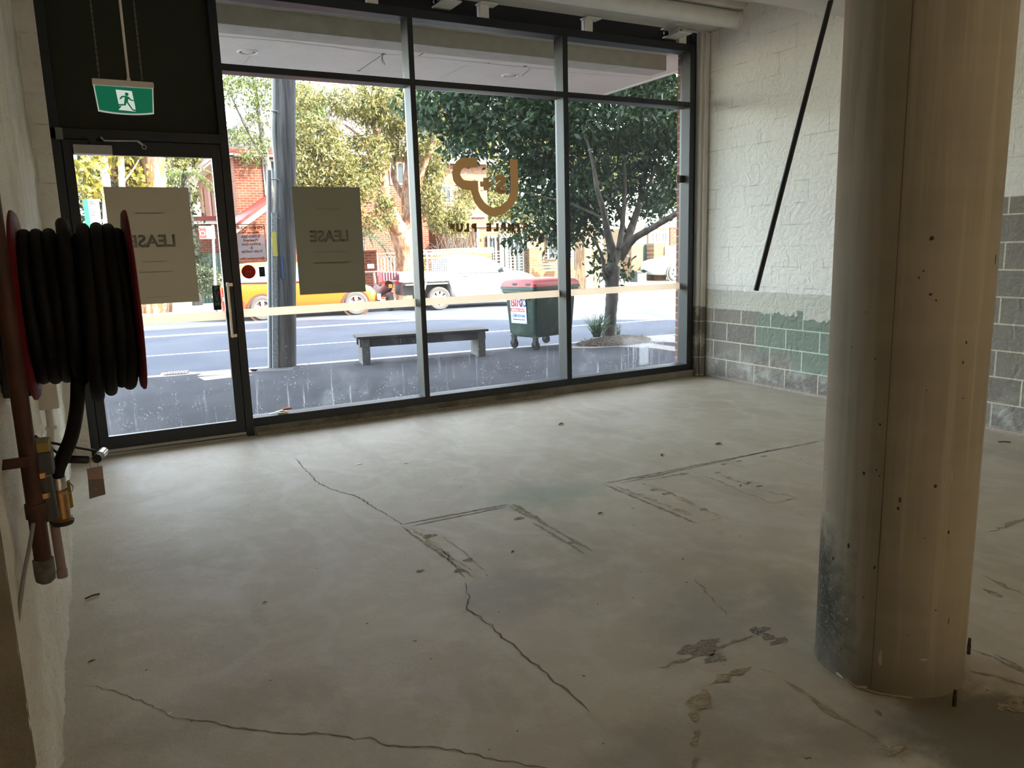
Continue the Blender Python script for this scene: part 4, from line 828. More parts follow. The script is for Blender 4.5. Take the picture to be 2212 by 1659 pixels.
vs = [Vector((-14, .15, -.05)), Vector((26, .15, -.05)), S(26, -.15, -.05), S(-14, -.15, -.05)]
tag(raw('footpath', vs+[v-Vector((0, 0, .3)) for v in vs], [(0, 1, 2, 3), (7, 6, 5, 4), (0, 4, 5, 1), (1, 5, 6, 2), (2, 6, 7, 3), (3, 7, 4, 0)], FP), kind='structure')
m = SB()
for k in range(-6, 10): m.sbox(k*1.5+.004, k*1.5+1.496, -.15, 0, -.35, -.047)
tag(m.build('kerb', CON, bevel=.012), kind='structure')
tag(SB().sbox(-40, 60, 0, 11.3, -.5, -.17).build('road', ASPH), kind='structure')
tag(SB().sbox(-40, 12.5, 11.3, 11.5, -.5, -.04).sbox(-40, 12.5, 11.0, 11.3, -.4, -.165).build('kerb', CON), kind='structure')
tag(SB().sbox(-40, 12.5, 11.5, 14.2, -.5, -.05).sbox(-40, 60, 14.2, 45, -.5, -.06).build('ground', CONF), kind='structure')
pnt = mat('road_paint', (.36, .38, .40), rough=.7, noise=.15, scale=25)
m = SB().sbox(-30, 40, 6.55, 6.63, -.17, -.1665).sbox(-30, 40, 6.72, 6.80, -.17, -.1665); tag(m.build('road_line', pnt), kind='structure')
m = SB().sbox(-30, 12, 3.19, 3.29, -.17, -.1665); tag(m.build('road_line', pnt), kind='structure')
m = SB().sbox(-30, .9, 8.75, 8.85, -.17, -.1665); tag(m.build('road_line', pnt), kind='structure')
# paving details on the near footpath
def gp(name, px, m, z=-.0485, th=.002):
    P = [at(x, y, Z=-.05) for x, y in px]; P = [Vector((p.x, p.y, z)) for p in P]; k = len(P)
    vs = P+[p-Vector((0, 0, th)) for p in P]; return tag(raw(name, vs, [tuple(range(k)), tuple(range(2*k-1, k-1, -1))], m), kind='structure')
pave = mat('paving_pale', (.20, .185, .16), rough=.9, noise=.15, scale=6)
gp('paving', [(425, 812), (440, 805), (500, 798), (558, 798), (552, 803), (500, 808), (445, 812)], pave); gp('paving', [(428, 815), (500, 808), (550, 810), (505, 815), (442, 822)], pave, -.0482)
gp('paving', [(340, 815), (350, 805), (425, 803), (425, 808)], pave)
gp('paving', [(538, 798), (590, 792), (640, 791), (630, 800), (545, 803)], mat('asphalt_patch', (.05, .05, .052), rough=.95))
gp('paving', [(1215, 752), (1262, 742), (1300, 748), (1390, 728), (1450, 724), (1480, 733), (1480, 741), (1400, 737), (1340, 748), (1280, 752)], pave)
gp('paving', [(1335, 749), (1400, 741), (1480, 752), (1480, 762), (1410, 752)], pave, -.0478)
dn_ = thing('drain_cover', 'rectangular grated drain cover set in the footpath beyond the door', 'drain cover', (at(385, 808, Z=-.05)))
P = [at(x, y, Z=-.05) for x, y in ((352, 812), (362, 806), (412, 802), (408, 808))]; card('cover_frame', [Vector((p.x, p.y, -.046)) for p in P], mat('cast_iron', (.09, .075, .065), rough=.8), dn_, th=.003)
for k in range(8):
    f = .08+k*.11; a, b = P[0].lerp(P[3], f), P[1].lerp(P[2], f); MB().tube([(a.x, a.y, -.040), (b.x, b.y, -.040)], .012, 6).build('grate_bar', mat('iron_edge', (.26, .22, .2), rough=.7), dn_)
reparent(dn_)
# ---------------------------------------------------------------- utility pole
wd = G('pole_timber'); a1 = wd.noise(1, 6, .6, stretch=(26, 26, 1.1)); a2 = wd.noise(1, 3, .5, stretch=(60, 60, 2)); c = wd.mix(wd.step(a1, .35, .65), (.03, .031, .033), (.08, .083, .088)); c = wd.mix(wd.math('MULTIPLY', wd.step(wd.Z, 1.1, .5), .6), c, (.07, .06, .048))
WOOD = wd.out(c, .9, wd.bump(a1, .6, .02))
B0 = Vector((1.165, 4.17, -.05)); tl = Vector((.0735, 0, 1)).normalized()
t = thing('utility_pole', 'thick weathered timber utility pole beyond the left window', 'pole', B0)
MB().tube([B0, B0+tl*2, B0+tl*5, B0+tl*9.5], [.133, .133, .137, .12], 40).build('pole_shaft', WOOD, t, smooth=True)
galv = mat('galvanised', (.20, .215, .23), rough=.5, metal=.4); pvc = mat('grey_pvc', (.19, .20, .20), rough=.5)
c0 = B0+Vector((-.155, -.03, 0)); MB().tube(smooth_path([c0+tl*1.95, c0+tl*2.15+Vector((.02, 0, 0)), c0+tl*2.6+Vector((.035, 0, 0)), c0+tl*3.1, c0+tl*3.5+Vector((.01, 0, 0)), c0+tl*5]), .032, 14).build('conduit', pvc, t, smooth=True)
MB().tube([B0+Vector((-.215, 0, .0)), B0+Vector((-.215, 0, 0))+tl*2.62], .032, 12).build('cable_guard', galv, t, smooth=True)
ms = B0+Vector((-.165, -.085, 0)); 
m = MB(); a_, b_ = ms, ms+tl*2.07
m.add([a_+Vector((-.035, 0, 0)), a_+Vector((.035, 0, 0)), b_+Vector((.035, 0, 0)), b_+Vector((-.035, 0, 0)), a_+Vector((-.035, .03, 0)), a_+Vector((.035, .03, 0)), b_+Vector((.035, .03, 0)), b_+Vector((-.035, .03, 0))], [(0, 1, 2, 3), (4, 7, 6, 5), (0, 4, 5, 1), (2, 6, 7, 3), (1, 5, 6, 2), (0, 3, 7, 4)])
m.build('flat_guard', mat('speckled_guard', (.36, .38, .40), rough=.6, col2=(.16, .175, .19), scale=45, noise=.1), t)
m = MB(); a_, b_ = ms+Vector((.075, 0, 0)), ms+Vector((.075, 0, 0))+tl*2.12
m.add([a_+Vector((-.04, .01, 0)), a_+Vector((.04, .01, 0)), b_+Vector((.04, .01, 0)), b_+Vector((-.04, .01, 0)), a_+Vector((-.04, .04, 0)), a_+Vector((.04, .04, 0)), b_+Vector((.04, .04, 0)), b_+Vector((-.04, .04, 0))], [(0, 1, 2, 3), (4, 7, 6, 5), (0, 4, 5, 1), (2, 6, 7, 3), (1, 5, 6, 2), (0, 3, 7, 4)])
m.build('steel_channel', mat('dull_channel', (.13, .145, .16), rough=.6), t)
for h, c_ in ((1.66, 'number_band'),):
    q = ms+tl*h; MB().box(q.x-.030, q.x+.030, q.y-.004, q.y-.001, q.z-.16, q.z+.16).build(c_, mat('band_yellow', (.55, .50, .10), rough=.6), t)
for h in (2.50, 3.36, 2.00): q = B0+tl*h; MB().tube([q+Vector((-.20, -.065, 0)), q+Vector((-.11, -.075, 0))], .009, 8).tube([q+Vector((-.11, -.078, -.01)), q+Vector((-.10, -.1, -.015))], .006, 6).build('strap', galv, t, smooth=True)
q = B0+tl*1.22; bx('blue_label', (q.x-.075, q.x-.055, q.y-.132, q.y-.126, q.z-.02, q.z+.28), mat('label_blue', (.03, .10, .30)), t); bx('dark_label', (q.x-.11, q.x-.075, q.y-.132, q.y-.122, q.z-.02, q.z+.28), mat('label_dark', (.02, .02, .025)), t)
MB().tube([B0+Vector((.08, .12, 0)), B0+Vector((.142, .12, 1.0)), B0+Vector((.135, .12, 0))+tl*1.9], .012, 8).build('earth_cable', mat('dark_cable', (.03, .02, .02)), t, smooth=True); reparent(t)

# ---------------------------------------------------------------- bench
con = mat('bench_concrete', (.095, .092, .088), rough=.85, noise=.2, scale=18, bump=.3, bscale=50); slatm = mat('bench_timber', (.026, .022, .02), rough=.7, noise=.4, scale=18, stretch=(1, 14, 1))
t = thing('bench', 'low bench of dark timber slats on two concrete blocks at the kerb', 'bench', (2.95, 3.6, -.05))
ba = -.04; bp0 = Vector((2.06, 3.70, -.05)); bu = Vector((1.75, -.30, 0)).normalized(); bv = Vector((-bu.y, bu.x, 0))
def bbox(name, s0, s1, v0, v1, z0, z1, m, bev=.006):
    mb = MB(); vs = [bp0+bu*x+bv*y+Vector((0, 0, z)) for x in (s0, s1) for y in (v0, v1) for z in (z0, z1)]
    mb.add(vs, [(0, 1, 3, 2), (4, 6, 7, 5), (0, 4, 5, 1), (2, 3, 7, 6), (0, 2, 6, 4), (1, 5, 7, 3)]); return mb.build(name, m, t, bevel=bev)
bbox('leg_block', .02, .13, -.16, .24, 0, .355, con); bbox('leg_block', 1.66, 1.77, -.16, .24, 0, .355, con)
bbox('side_rail', .0, 1.78, -.150, -.115, .245, .352, slatm); bbox('side_rail', .0, 1.78, .195, .23, .245, .352, slatm)
for k in range(4): bbox('seat_slat', -.04, 1.82, -.17+k*.106, -.17+k*.106+.094, .357, .392, slatm)
reparent(t)

# ---------------------------------------------------------------- waste bin (1100 litre, four castors)
g = G('bin_green'); n1 = g.noise(6, 6, .7); n2 = g.noise(40, 3, .6); BING = g.out(g.mix(g.math('MULTIPLY', g.step(n1, .5, .72), .5), (.028, .056, .042), (.12, .145, .125)), .5, g.bump(n1, .1, .01), spec=.4)
bd = mat('bin_dark', (.022, .030, .028), rough=.55, noise=.3, scale=8); lidr = mat('lid_red', (.34, .05, .045), rough=.5, noise=.2, scale=6)
c1 = Vector((4.40, 3.82, -.05)); eu = Vector((math.cos(-1.308), math.sin(-1.308), 0)); ev = Vector((-eu.y, eu.x, 0))   # eu: along the labelled end, ev: along the length
WL, DL = .66, .92
t = thing('waste_bin', 'large dark green waste bin with dull red lid on four castors', 'waste bin', c1)
def BP(a, b, z): return c1+eu*a+ev*b+Vector((0, 0, z))
def ring(in_, z, r=.05):
    P = []; 
    for (cx1, cy1, s) in ((WL-in_-r, DL-in_-r, 0), (in_+r, DL-in_-r, 1), (in_+r, in_+r, 2), (WL-in_-r, in_+r, 3)):
        for k in range(5): q = PI/2*(s+k/4); P.append(BP(cx1+r*math.cos(q), cy1+r*math.sin(q), z))
    return P
m = MB(); rings = [ring(.085, .19), ring(.045, .24), ring(.01, .80), ring(.0, .83), ring(-.035, .86), ring(-.035, .90), ring(-.05, .905), ring(-.05, .945), ring(0.0, .95)]
vs = sum(rings, []); k = 20; fs = [(i*k+j, i*k+(j+1) % k, (i+1)*k+(j+1) % k, (i+1)*k+j) for i in range(len(rings)-1) for j in range(k)]+[tuple(range(k))[::-1], tuple(range((len(rings)-1)*k, len(rings)*k))]
m.add(vs, fs); m.build('bin_body', BING, t, smooth=True)
m = MB()
for k in range(5): a = .06+k*.135; m.add([BP(a, -.001, .80), BP(a+.11, -.001, .80), BP(a+.055, -.032, .88), BP(a, -.034, .88), BP(a+.11, -.034, .88), BP(a+.055, -.002, .74)], [(0, 5, 3), (5, 1, 4), (5, 4, 3), (0, 3, 5)])
m.build('rim_ribs', bd, t)
m = MB(); rings = [ring(-.045, .947), ring(-.04, .99), ring(.0, 1.03), ring(.10, 1.055)]
vs = sum(rings, []); k = 20; fs = [(i*k+j, i*k+(j+1) % k, (i+1)*k+(j+1) % k, (i+1)*k+j) for i in range(3) for j in range(k)]+[tuple(range(k))[::-1], tuple(range(3*k, 4*k))]
m.add(vs, fs); lo = m.build('lid', lidr, t, smooth=True)
for a in (.24, .52): bmx = MB(); bmx.add([BP(a, -.044, .965), BP(a+.09, -.044, .965), BP(a+.09, -.044, 1.0), BP(a, -.044, 1.0), BP(a, -.02, .965), BP(a+.09, -.02, .965), BP(a+.09, -.02, 1.0), BP(a, -.02, 1.0)], [(0, 1, 2, 3), (4, 7, 6, 5), (0, 4, 5, 1), (2, 6, 7, 3), (1, 5, 6, 2), (0, 3, 7, 4)]); bmx.build('lid_recess', bd, lo)
for (a, b) in ((.10, .10), (WL-.10, .10), (.10, DL-.12), (WL-.10, DL-.12)):
    p = BP(a, b, 0); r = Matrix.Rotation(.35, 3, 'Z'); m = MB().lathe([(0, -.018), (.03, -.018), (.062, -.02), (.07, -.014), (.07, .014), (.062, .02), (.03, .018), (0, .018)], (0, 0, 0), 'X', 24); m.v = [r@v+Vector((p.x, p.y, .025)) for v in m.v]
    wl_ = m.build('castor_wheel', mat('castor_rubber', (.018, .018, .018), rough=.9, spec=.1), t, smooth=True)
    m = MB().box(-.032, -.024, -.03, .03, 0.0, .12).box(.024, .032, -.03, .03, 0.0, .12).box(-.035, .035, -.04, .04, .115, .135).lathe([(.0, .125), (.03, .125), (.03, .16), (0, .16)], (0, 0, 0), 'Z', 12); m.v = [r@v+Vector((p.x, p.y, .025)) for v in m.v]
    m.build('castor_fork', mat('fork_steel', (.035, .035, .033), rough=.7, spec=.2), wl_)
# sticker with the lettering of the waste company
sw, sh = .335, .40; s0, z1 = .13, .80
def onend(a, z, o=.0): f = max(0, min(1, (.80-z)/.56)); return BP(a, .010+.035*f-.004-o, z)
e1_, e2_ = (onend(s0+sw, z1)-onend(s0, z1)).normalized(), (onend(s0, z1)-onend(s0, z1-sh)).normalized(); nrm = e1_.cross(e2_); so = onend(s0, z1-sh)+nrm*.006
def q_(name, a0, a1, b0, b1, m, o=0., par=None): return card(name, [so+e1_*a0+e2_*b0+nrm*o, so+e1_*a1+e2_*b0+nrm*o, so+e1_*a1+e2_*b1+nrm*o, so+e1_*a0+e2_*b1+nrm*o], m, par or t, th=.001)
labw = q_('label_sheet', 0, sw, 0, sh, mat('label_pale', (.52, .60, .74), rough=.5)); lr = mat('label_red', (.62, .045, .04), rough=.5); lb = mat('label_navy', (.02, .075, .26), rough=.5)
q_('red_band', .0, sw*.90, .175, .225, lr, .0018, labw); q_('navy_corner', sw*.88, sw*.98, .012, .022, lb, .0018, labw)
def bt(s, a, b, size, m, bold=.0, al='LEFT', sx=1.0): return text_mesh('label_lettering', s, size, m, labw, so+e1_*a+e2_*b+nrm*.0022, e1_, e2_, bold=bold, align=al, sx=sx)
bt('BIN', .012, .255, .165, lr, .004, sx=.92); bt('GO', .190, .255, .165, lb, .004, sx=.60); bt('GENERAL WASTE', sw*.5, .186, .037, mat('label_white', (.8, .8, .82)), .0008, 'CENTER'); bt('1300 424 646', sw*.5, .095, .062, lb, .0012, 'CENTER', .78); bt('bingoindustries.com.au', sw*.5, .05, .030, lb, .0004, 'CENTER', .92)
q_('small_label', .09, .24, sh+.01, sh+.06, mat('label_lilac', (.5, .5, .72)), 0.0); reparent(t)
# ---------------------------------------------------------------- trees
def leafmat(name, c1, c2, tr=.35):
    g = G(name); g.n.remove(g.b); n = g.noise(7, 2, .5); c = g.mix(g.step(n, .35, .65), c1, c2); d = g.n.new('ShaderNodeBsdfPrincipled'); g.link(c, d.inputs['Base Color']); d.inputs['Roughness'].default_value = .45; d.inputs['Specular IOR Level'].default_value = .4
    t_ = g.n.new('ShaderNodeBsdfTranslucent'); g.link(c, t_.inputs[0]); m = g.n.new('ShaderNodeMixShader'); m.inputs[0].default_value = tr; g.link(d.outputs[0], m.inputs[1]); g.link(t_.outputs[0], m.inputs[2]); g.link(m.outputs[0], g.n['Material Output'].inputs[0]); return g.m
def leaves(name, blobs, n, size, m, parent, seed=1, clump=10, spread=.22, slim=.42, droop=.3):
    """blobs: (x, y, z, rx, ry, rz, weight); sprigs of pointed leaves spread through them"""
    R = np.random.default_rng(seed); bl = np.array(blobs, float); wt = bl[:, 6]/bl[:, 6].sum(); nc = n//clump
    ix = R.choice(len(bl), nc, p=wt); d = R.normal(size=(nc, 3)); d /= np.linalg.norm(d, axis=1)[:, None]; rr = R.uniform(.25, 1, nc)**.45
    ctr = bl[ix, :3]+d*bl[ix, 3:6]*rr[:, None]; c = np.repeat(ctr, clump, 0)+R.normal(size=(nc*clump, 3))*spread*np.array([.6, .6, .5]); k = len(c)
    a = R.normal(size=(k, 3)); a[:, 2] -= droop*2; a /= np.linalg.norm(a, axis=1)[:, None]; b = np.cross(a, R.normal(size=(k, 3))); b /= np.linalg.norm(b, axis=1)[:, None]; nn = np.cross(a, b)
    s = size*R.uniform(.6, 1.25, k)[:, None]
    v = np.stack([c, c+a*s*.45+b*s*slim/2+nn*s*.06, c+a*s, c+a*s*.45-b*s*slim/2+nn*s*.06], 1).reshape(-1, 3)
    me = bpy.data.meshes.new(name); me.vertices.add(4*k); me.vertices.foreach_set('co', v.ravel()); me.loops.add(4*k); me.loops.foreach_set('vertex_index', np.arange(4*k)); me.polygons.add(k)
    me.polygons.foreach_set('loop_start', np.arange(k)*4); me.polygons.foreach_set('loop_total', np.full(k, 4)); me.update(calc_edges=True); return link(name, me, m, parent)
def blobs_px(L, dens=1.):   # (px, py, Y, radius along x, y, z) of each leafy mass, seen from the street window
    out = []
    for px, py, Y, rx, ry, rz in L: p = at(px, py, Y=Y); out.append((p.x, p.y, p.z, rx, ry, rz, rx*rz*dens))
    return out
bk = G('tree_bark'); a1 = bk.noise(1, 6, .65, stretch=(9, 9, 3)); BARK = bk.out(bk.mix(bk.step(a1, .35, .65), (.05, .047, .042), (.12, .113, .10)), .9, bk.bump(a1, .5, .03))
pk = G('paperbark'); a1 = pk.noise(1, 6, .7, stretch=(7, 7, 1.6)); a2 = pk.noise(1, 4, .6, stretch=(20, 20, 3)); c = pk.mix(pk.step(a1, .42, .58), (.15, .07, .035), (.28, .20, .14)); c = pk.mix(pk.math('MULTIPLY', pk.step(a2, .58, .66), .7), c, (.14, .08, .055)); PAPER = pk.out(c, .95, pk.bump(a1, .9, .08))
def limb(m, path, n=6, k=12):
    P = [Vector(p[:3]) for p in path]; q = smooth_path(P, n); rs = []
    for i in range(len(q)):
        f = i/n; j = min(int(f), len(path)-2); rs.append(path[j][3]*(1-(f-j))+path[j+1][3]*(f-j))
    m.tube(q, [r*rnd.uniform(.94, 1.06) for r in rs], k)
def px_path(L): return [(*at(px, py, Y=Y), r) for px, py, Y, r in L]
# street tree by the bin
t = thing('street_tree', 'dark leafy street tree with forked trunk in front of the right window', 'tree', at(1316, 738, Z=-.05))
m = MB(); limb(m, px_path([(1316, 742, 3.45, .125), (1316, 720, 3.45, .112), (1319, 680, 3.45, .098), (1322, 640, 3.46, .10), (1322, 600, 3.47, .12), (1324, 575, 3.48, .12)]), 6, 20)
m.build('trunk', BARK, t, smooth=True)
m = MB()
for L in ([(1318, 590, 3.45, .085), (1330, 555, 3.5, .085), (1352, 520, 3.6, .075), (1372, 470, 3.75, .06), (1390, 400, 3.9, .045), (1400, 300, 4.1, .03), (1405, 200, 4.3, .02)],
          [(1322, 580, 3.46, .08), (1322, 545, 3.46, .075), (1312, 500, 3.4, .055), (1302, 450, 3.3, .045), (1290, 410, 3.3, .038), (1280, 350, 3.3, .025), (1262, 280, 3.4, .015)],
          [(1340, 560, 3.5, .065), (1365, 520, 3.35, .06), (1395, 500, 3.25, .055), (1430, 480, 3.15, .05), (1470, 455, 3.1, .045), (1500, 430, 3.05, .04)],
          [(1316, 600, 3.45, .04), (1305, 585, 3.4, .035), (1302, 560, 3.35, .03), (1290, 530, 3.3, .02), (1270, 500, 3.3, .012)],
          [(1336, 540, 3.5, .05), (1345, 480, 3.6, .04), (1350, 400, 3.7, .03), (1345, 300, 3.8, .02)],
          [(1350, 500, 3.6, .035), (1320, 420, 4.0, .03), (1240, 330, 4.3, .02), (1120, 260, 4.6, .012), (1010, 230, 4.9, .006)],
          [(1300, 470, 3.3, .02), (1230, 440, 3.5, .014), (1150, 420, 3.7, .009), (1050, 395, 3.9, .006)], [(1378, 455, 3.8, .03), (1410, 380, 3.7, .024), (1440, 300, 3.6, .016), (1450, 220, 3.6, .01)]): limb(m, px_path(L), 5, 10)
m.build('branches', BARK, t, smooth=True)
LFD = leafmat('leaf_dark_green', (.012, .034, .013), (.034, .075, .028), .30)
leaves('foliage', blobs_px([(960, 240, 4.8, .55, .6, .32), (1010, 300, 4.6, .42, .6, .28), (1080, 240, 4.6, .9, .8, .45), (1160, 300, 4.2, .75, .7, .55), (1200, 220, 4.2, .9, .8, .5), (1290, 260, 3.8, 1.0, .8, .6), (1390, 260, 3.8, .9, .8, .6),
      (1230, 400, 4.0, .55, .6, .5), (1170, 420, 4.2, .42, .5, .45), (1195, 500, 4.0, .35, .4, .35), (1300, 400, 4.2, .7, .5, .55), (1400, 400, 4.0, .6, .5, .5), (1455, 300, 3.6, .5, .6, .6), (1430, 440, 4.4, .4, .5, .3), (1110, 500, 4.2, .22, .3, .22), (1130, 350, 4.3, .5, .5, .3), (1265, 480, 4.1, .35, .3, .3), (1300, 570, 3.5, .16, .2, .22), (1345, 590, 3.6, .10, .15, .2),
      (1250, 120, 4.3, 1.6, 1.0, .7), (1030, 160, 4.8, .9, .7, .5), (1440, 120, 3.8, 1.0, .8, .6), (910, 225, 5.0, .3, .4, .3)]), 30000, .125, LFD, t, 3, 9, .16); reparent(t)
t = thing('tree_pit', 'mulched tree pit at the foot of the street tree', 'mulch', at(1320, 745, Z=-.05))
p = at(1318, 741, Z=-.05); g = G('mulch'); n = g.noise(30, 5, .7); MU = g.out(g.mix(g.step(n, .4, .6), (.05, .035, .022), (.15, .115, .08)), .95, g.bump(n, 1, .04))
vs = []; fs = []; nn = 40
for j, (r, z) in enumerate(((1.0, -.049), (.93, -.02), (.6, .02), (.2, .05))):
    for k in range(nn): a = 2*PI*k/nn; q = 1+.06*math.sin(3*a)+rnd.uniform(-.03, .03); vs.append((p.x+.1+r*.72*q*math.cos(a), p.y+r*.36*q*math.sin(a)-.0, z+rnd.uniform(0, .012)*(j > 0)))
for j in range(3):
    for k in range(nn): fs.append((j*nn+k, j*nn+(k+1) % nn, (j+1)*nn+(k+1) % nn, (j+1)*nn+k))
fs.append(tuple(range(3*nn, 4*nn))); raw('mulch_bed', vs, fs, MU, t, smooth=True)
m = MB()
for k in range(26): a = rnd.uniform(0, 6.28); r = rnd.uniform(.3, .95); x, y = p.x+.1+r*.68*math.cos(a), p.y+r*.33*math.sin(a); b_ = rnd.uniform(0, 3); m.tube([(x, y, .0), (x+.06*math.cos(b_), y+.06*math.sin(b_), .02+rnd.uniform(0, .02))], .006, 5)
m.build('bark_chips', mat('bark_chip', (.16, .12, .08), rough=.95), t); reparent(t)
def tuft(name, c, n, h, spr, m, lab, seed):
    R = random.Random(seed); mb = MB()
    for k in range(n):
        a = R.uniform(0, 6.28); L = h*R.uniform(.6, 1.15); o = R.uniform(.25, 1)*spr; b = Vector((c.x+R.uniform(-.05, .05), c.y+R.uniform(-.04, .04), c.z)); d = Vector((math.cos(a), math.sin(a), 0)); w_ = Vector((-d.y, d.x, 0))*.006
        P = [b, b+d*o*.35+Vector((0, 0, L*.6)), b+d*o*.75+Vector((0, 0, L*.9)), b+d*o*1.15+Vector((0, 0, L*.78))]; vs = []
        for i, q in enumerate(P): f = 1-i/3.2; vs += [q-w_*f, q+w_*f]
        mb.add(vs, [(0, 1, 3, 2), (2, 3, 5, 4), (4, 5, 7, 6)])
    return tag(mb.build(name, m), lab, 'grass')
GRS = leafmat('strappy_leaf', (.03, .07, .025), (.09, .16, .06), .25)
tuft('grass_tuft', at(1289, 728, Y=3.35), 170, .34, .52, GRS, 'bushy tuft of strappy green grass left of the street tree trunk', 1); tuft('grass_tuft', at(1333, 730, Y=3.5), 30, .24, .2, GRS, 'small thin grass tuft right of the street tree trunk', 2)

# trees across the road
LFY = leafmat('leaf_sunny', (.055, .065, .018), (.24, .21, .07), .35); LFG = leafmat('leaf_olive', (.04, .06, .014), (.13, .15, .04), .35); LFA = leafmat('leaf_autumn', (.13, .085, .03), (.20, .08, .03), .35)
t = thing('paperbark_tree', 'tall paperbark tree with peeling pink trunk behind the white ute tray', 'tree', at(878, 640, Y=16.2))
m = MB(); limb(m, px_path([(879, 668, 16.0, .36), (878, 600, 16.0, .33), (877, 560, 16.0, .31), (872, 525, 16.0, .33), (866, 500, 16.0, .34)]), 6, 24); m.build('trunk', PAPER, t, smooth=True)
m = MB()
for L in ([(866, 510, 16, .30), (850, 475, 15.95, .25), (834, 440, 15.9, .22), (828, 405, 15.9, .19), (822, 350, 16, .17), (815, 300, 16.2, .13), (800, 230, 16.3, .08)], [(872, 515, 16, .26), (880, 470, 16.1, .19), (878, 420, 16.2, .16), (884, 350, 16.3, .13), (890, 280, 16.3, .09)],
          [(830, 420, 15.9, .09), (812, 370, 15.8, .06), (780, 300, 15.9, .04), (745, 270, 16.2, .02)], [(880, 440, 16.1, .1), (850, 380, 16.6, .09), (858, 300, 16.8, .07), (850, 220, 17, .05)], [(874, 500, 16, .15), (895, 450, 15.8, .12), (910, 380, 15.6, .08), (940, 300, 15.4, .05)]): limb(m, px_path(L), 5, 14)
m.build('branches', PAPER, t, smooth=True)
leaves('foliage', blobs_px([(700, 360, 15.6, .9, .9, .9), (760, 400, 15.4, .8, .8, .55), (680, 290, 15.8, .8, .8, .5), (790, 340, 16, .7, .8, .8), (840, 230, 16, 1.0, 1, .7), (770, 220, 15.8, .9, .9, .5), (720, 440, 15.6, .8, .8, .35), (660, 420, 15.6, .6, .7, .6), (870, 300, 16.4, .8, .8, .6), (830, 455, 15.6, .28, .4, .5),
      (930, 420, 15.8, .45, .6, .9), (935, 330, 15.8, .5, .6, .7), (960, 480, 16.2, .5, .5, .35), (990, 470, 16.0, .3, .4, .55), (650, 210, 16, .7, .8, .35), (905, 560, 15.9, .16, .3, .35), (800, 480, 15.5, .3, .4, .3), (950, 250, 16, .8, .8, .6), (1010, 420, 16.5, .3, .5, .5)]), 36000, .150, LFY, t, 5, 10, .17, .32); reparent(t)
t = thing('gum_tree', 'airy dark-leaved tree against the sky above the brick house at left', 'tree', at(560, 600, Y=19.5))
m = MB(); limb(m, px_path([(595, 700, 19.5, .18), (592, 500, 19.5, .15), (575, 350, 19.5, .11), (560, 250, 19.5, .07), (545, 150, 19.5, .04)]), 5, 10); limb(m, px_path([(575, 350, 19.5, .07), (540, 290, 19.2, .05), (505, 220, 19, .03), (490, 170, 19, .02)]), 5, 8); m.build('trunk', BARK, t, smooth=True)
leaves('foliage', blobs_px([(520, 200, 19, .8, .9, .45), (570, 240, 19.2, .6, .8, .5), (510, 290, 19.3, .3, .5, .3), (560, 310, 19.4, .4, .5, .35), (640, 190, 19.6, .7, .8, .3), (500, 180, 19.4, .5, .6, .3), (680, 210, 20, .9, .9, .35), (560, 170, 19.2, .8, .8, .3), (590, 180, 19.2, .3, .5, .3), (545, 340, 18.6, .35, .4, .25)]), 6000, .13, LFG, t, 6, 8, .17, .34); reparent(t)
for i, (lab_, bl, n_, m_, sd, tr) in enumerate((
    
    ('dense sunny tree behind the paperbark, filling the middle of the left window', [(620, 330, 27, 2.0, 1.5, .9), (760, 300, 27, 2.0, 1.5, 1.1), (900, 260, 28, 2, 1.5, 1.6), (700, 250, 27, 2.0, 1.5, .7), (560, 320, 28, 1.0, 1, .5), (840, 350, 26, 1.6, 1.3, 1.2)], 16000, LFG, 11, (700, 27)),
    ('yellow-green tree far behind the logo window', [(1000, 300, 27, 1.8, 1.5, 1.8), (1080, 380, 26, 1.2, 1.2, .9), (1130, 250, 28, 1.8, 1.5, 1.6), (1000, 420, 25, .8, .8, .8), (1050, 450, 25, 1.1, .8, .7), (1130, 450, 25, 1.1, .8, .7)], 20000, LFY, 12, (1060, 27)),
    ('sunny tree far behind the dark street tree', [(1220, 300, 30, 2, 1.5, 2.2), (1330, 350, 30, 2, 1.5, 1.8), (1250, 440, 27, 1.2, 1.2, .8), (1180, 450, 27, .9, 1, .7)], 22000, LFY, 13, (1290, 30)),
    ('pale tree standing at the far right behind the street tree', [(1420, 250, 28, 2.2, 1.5, 2.2), (1450, 400, 27, 1.2, 1.2, 1.2), (1400, 180, 30, 2, 1.5, 1.5)], 14000, LFG, 14, (1425, 28)),
    ('sunny tree behind the palm, seen through the door glass', [(390, 380, 27, 1.8, 1.2, 1.4), (330, 420, 27, 1.5, 1.2, 1.6), (440, 320, 28, 1.6, 1.2, 1.0), (230, 380, 27, 1.8, 1.2, 1.6)], 9000, LFY, 15, (370, 27)))):
    tr = (tr[0], tr[1]+8); q = at(tr[0], 600, Y=tr[1]); t = thing('background_tree', lab_, 'tree', (q.x, q.y, -.06), 'trees behind the houses')
    bl = [(a, b, Y_+8, rx*1.25, ry, rz*1.25) for a, b, Y_, rx, ry, rz in bl]; top = at(tr[0], 330, Y=tr[1]); MB().tube([(q.x, q.y, -.06), (q.x+.1, q.y, 2.5), top], [.25, .2, .12], 10).build('trunk', BARK, t, smooth=True); leaves('foliage', blobs_px(bl), n_, .33, m_, t, sd, 10, .3, .4); reparent(t)
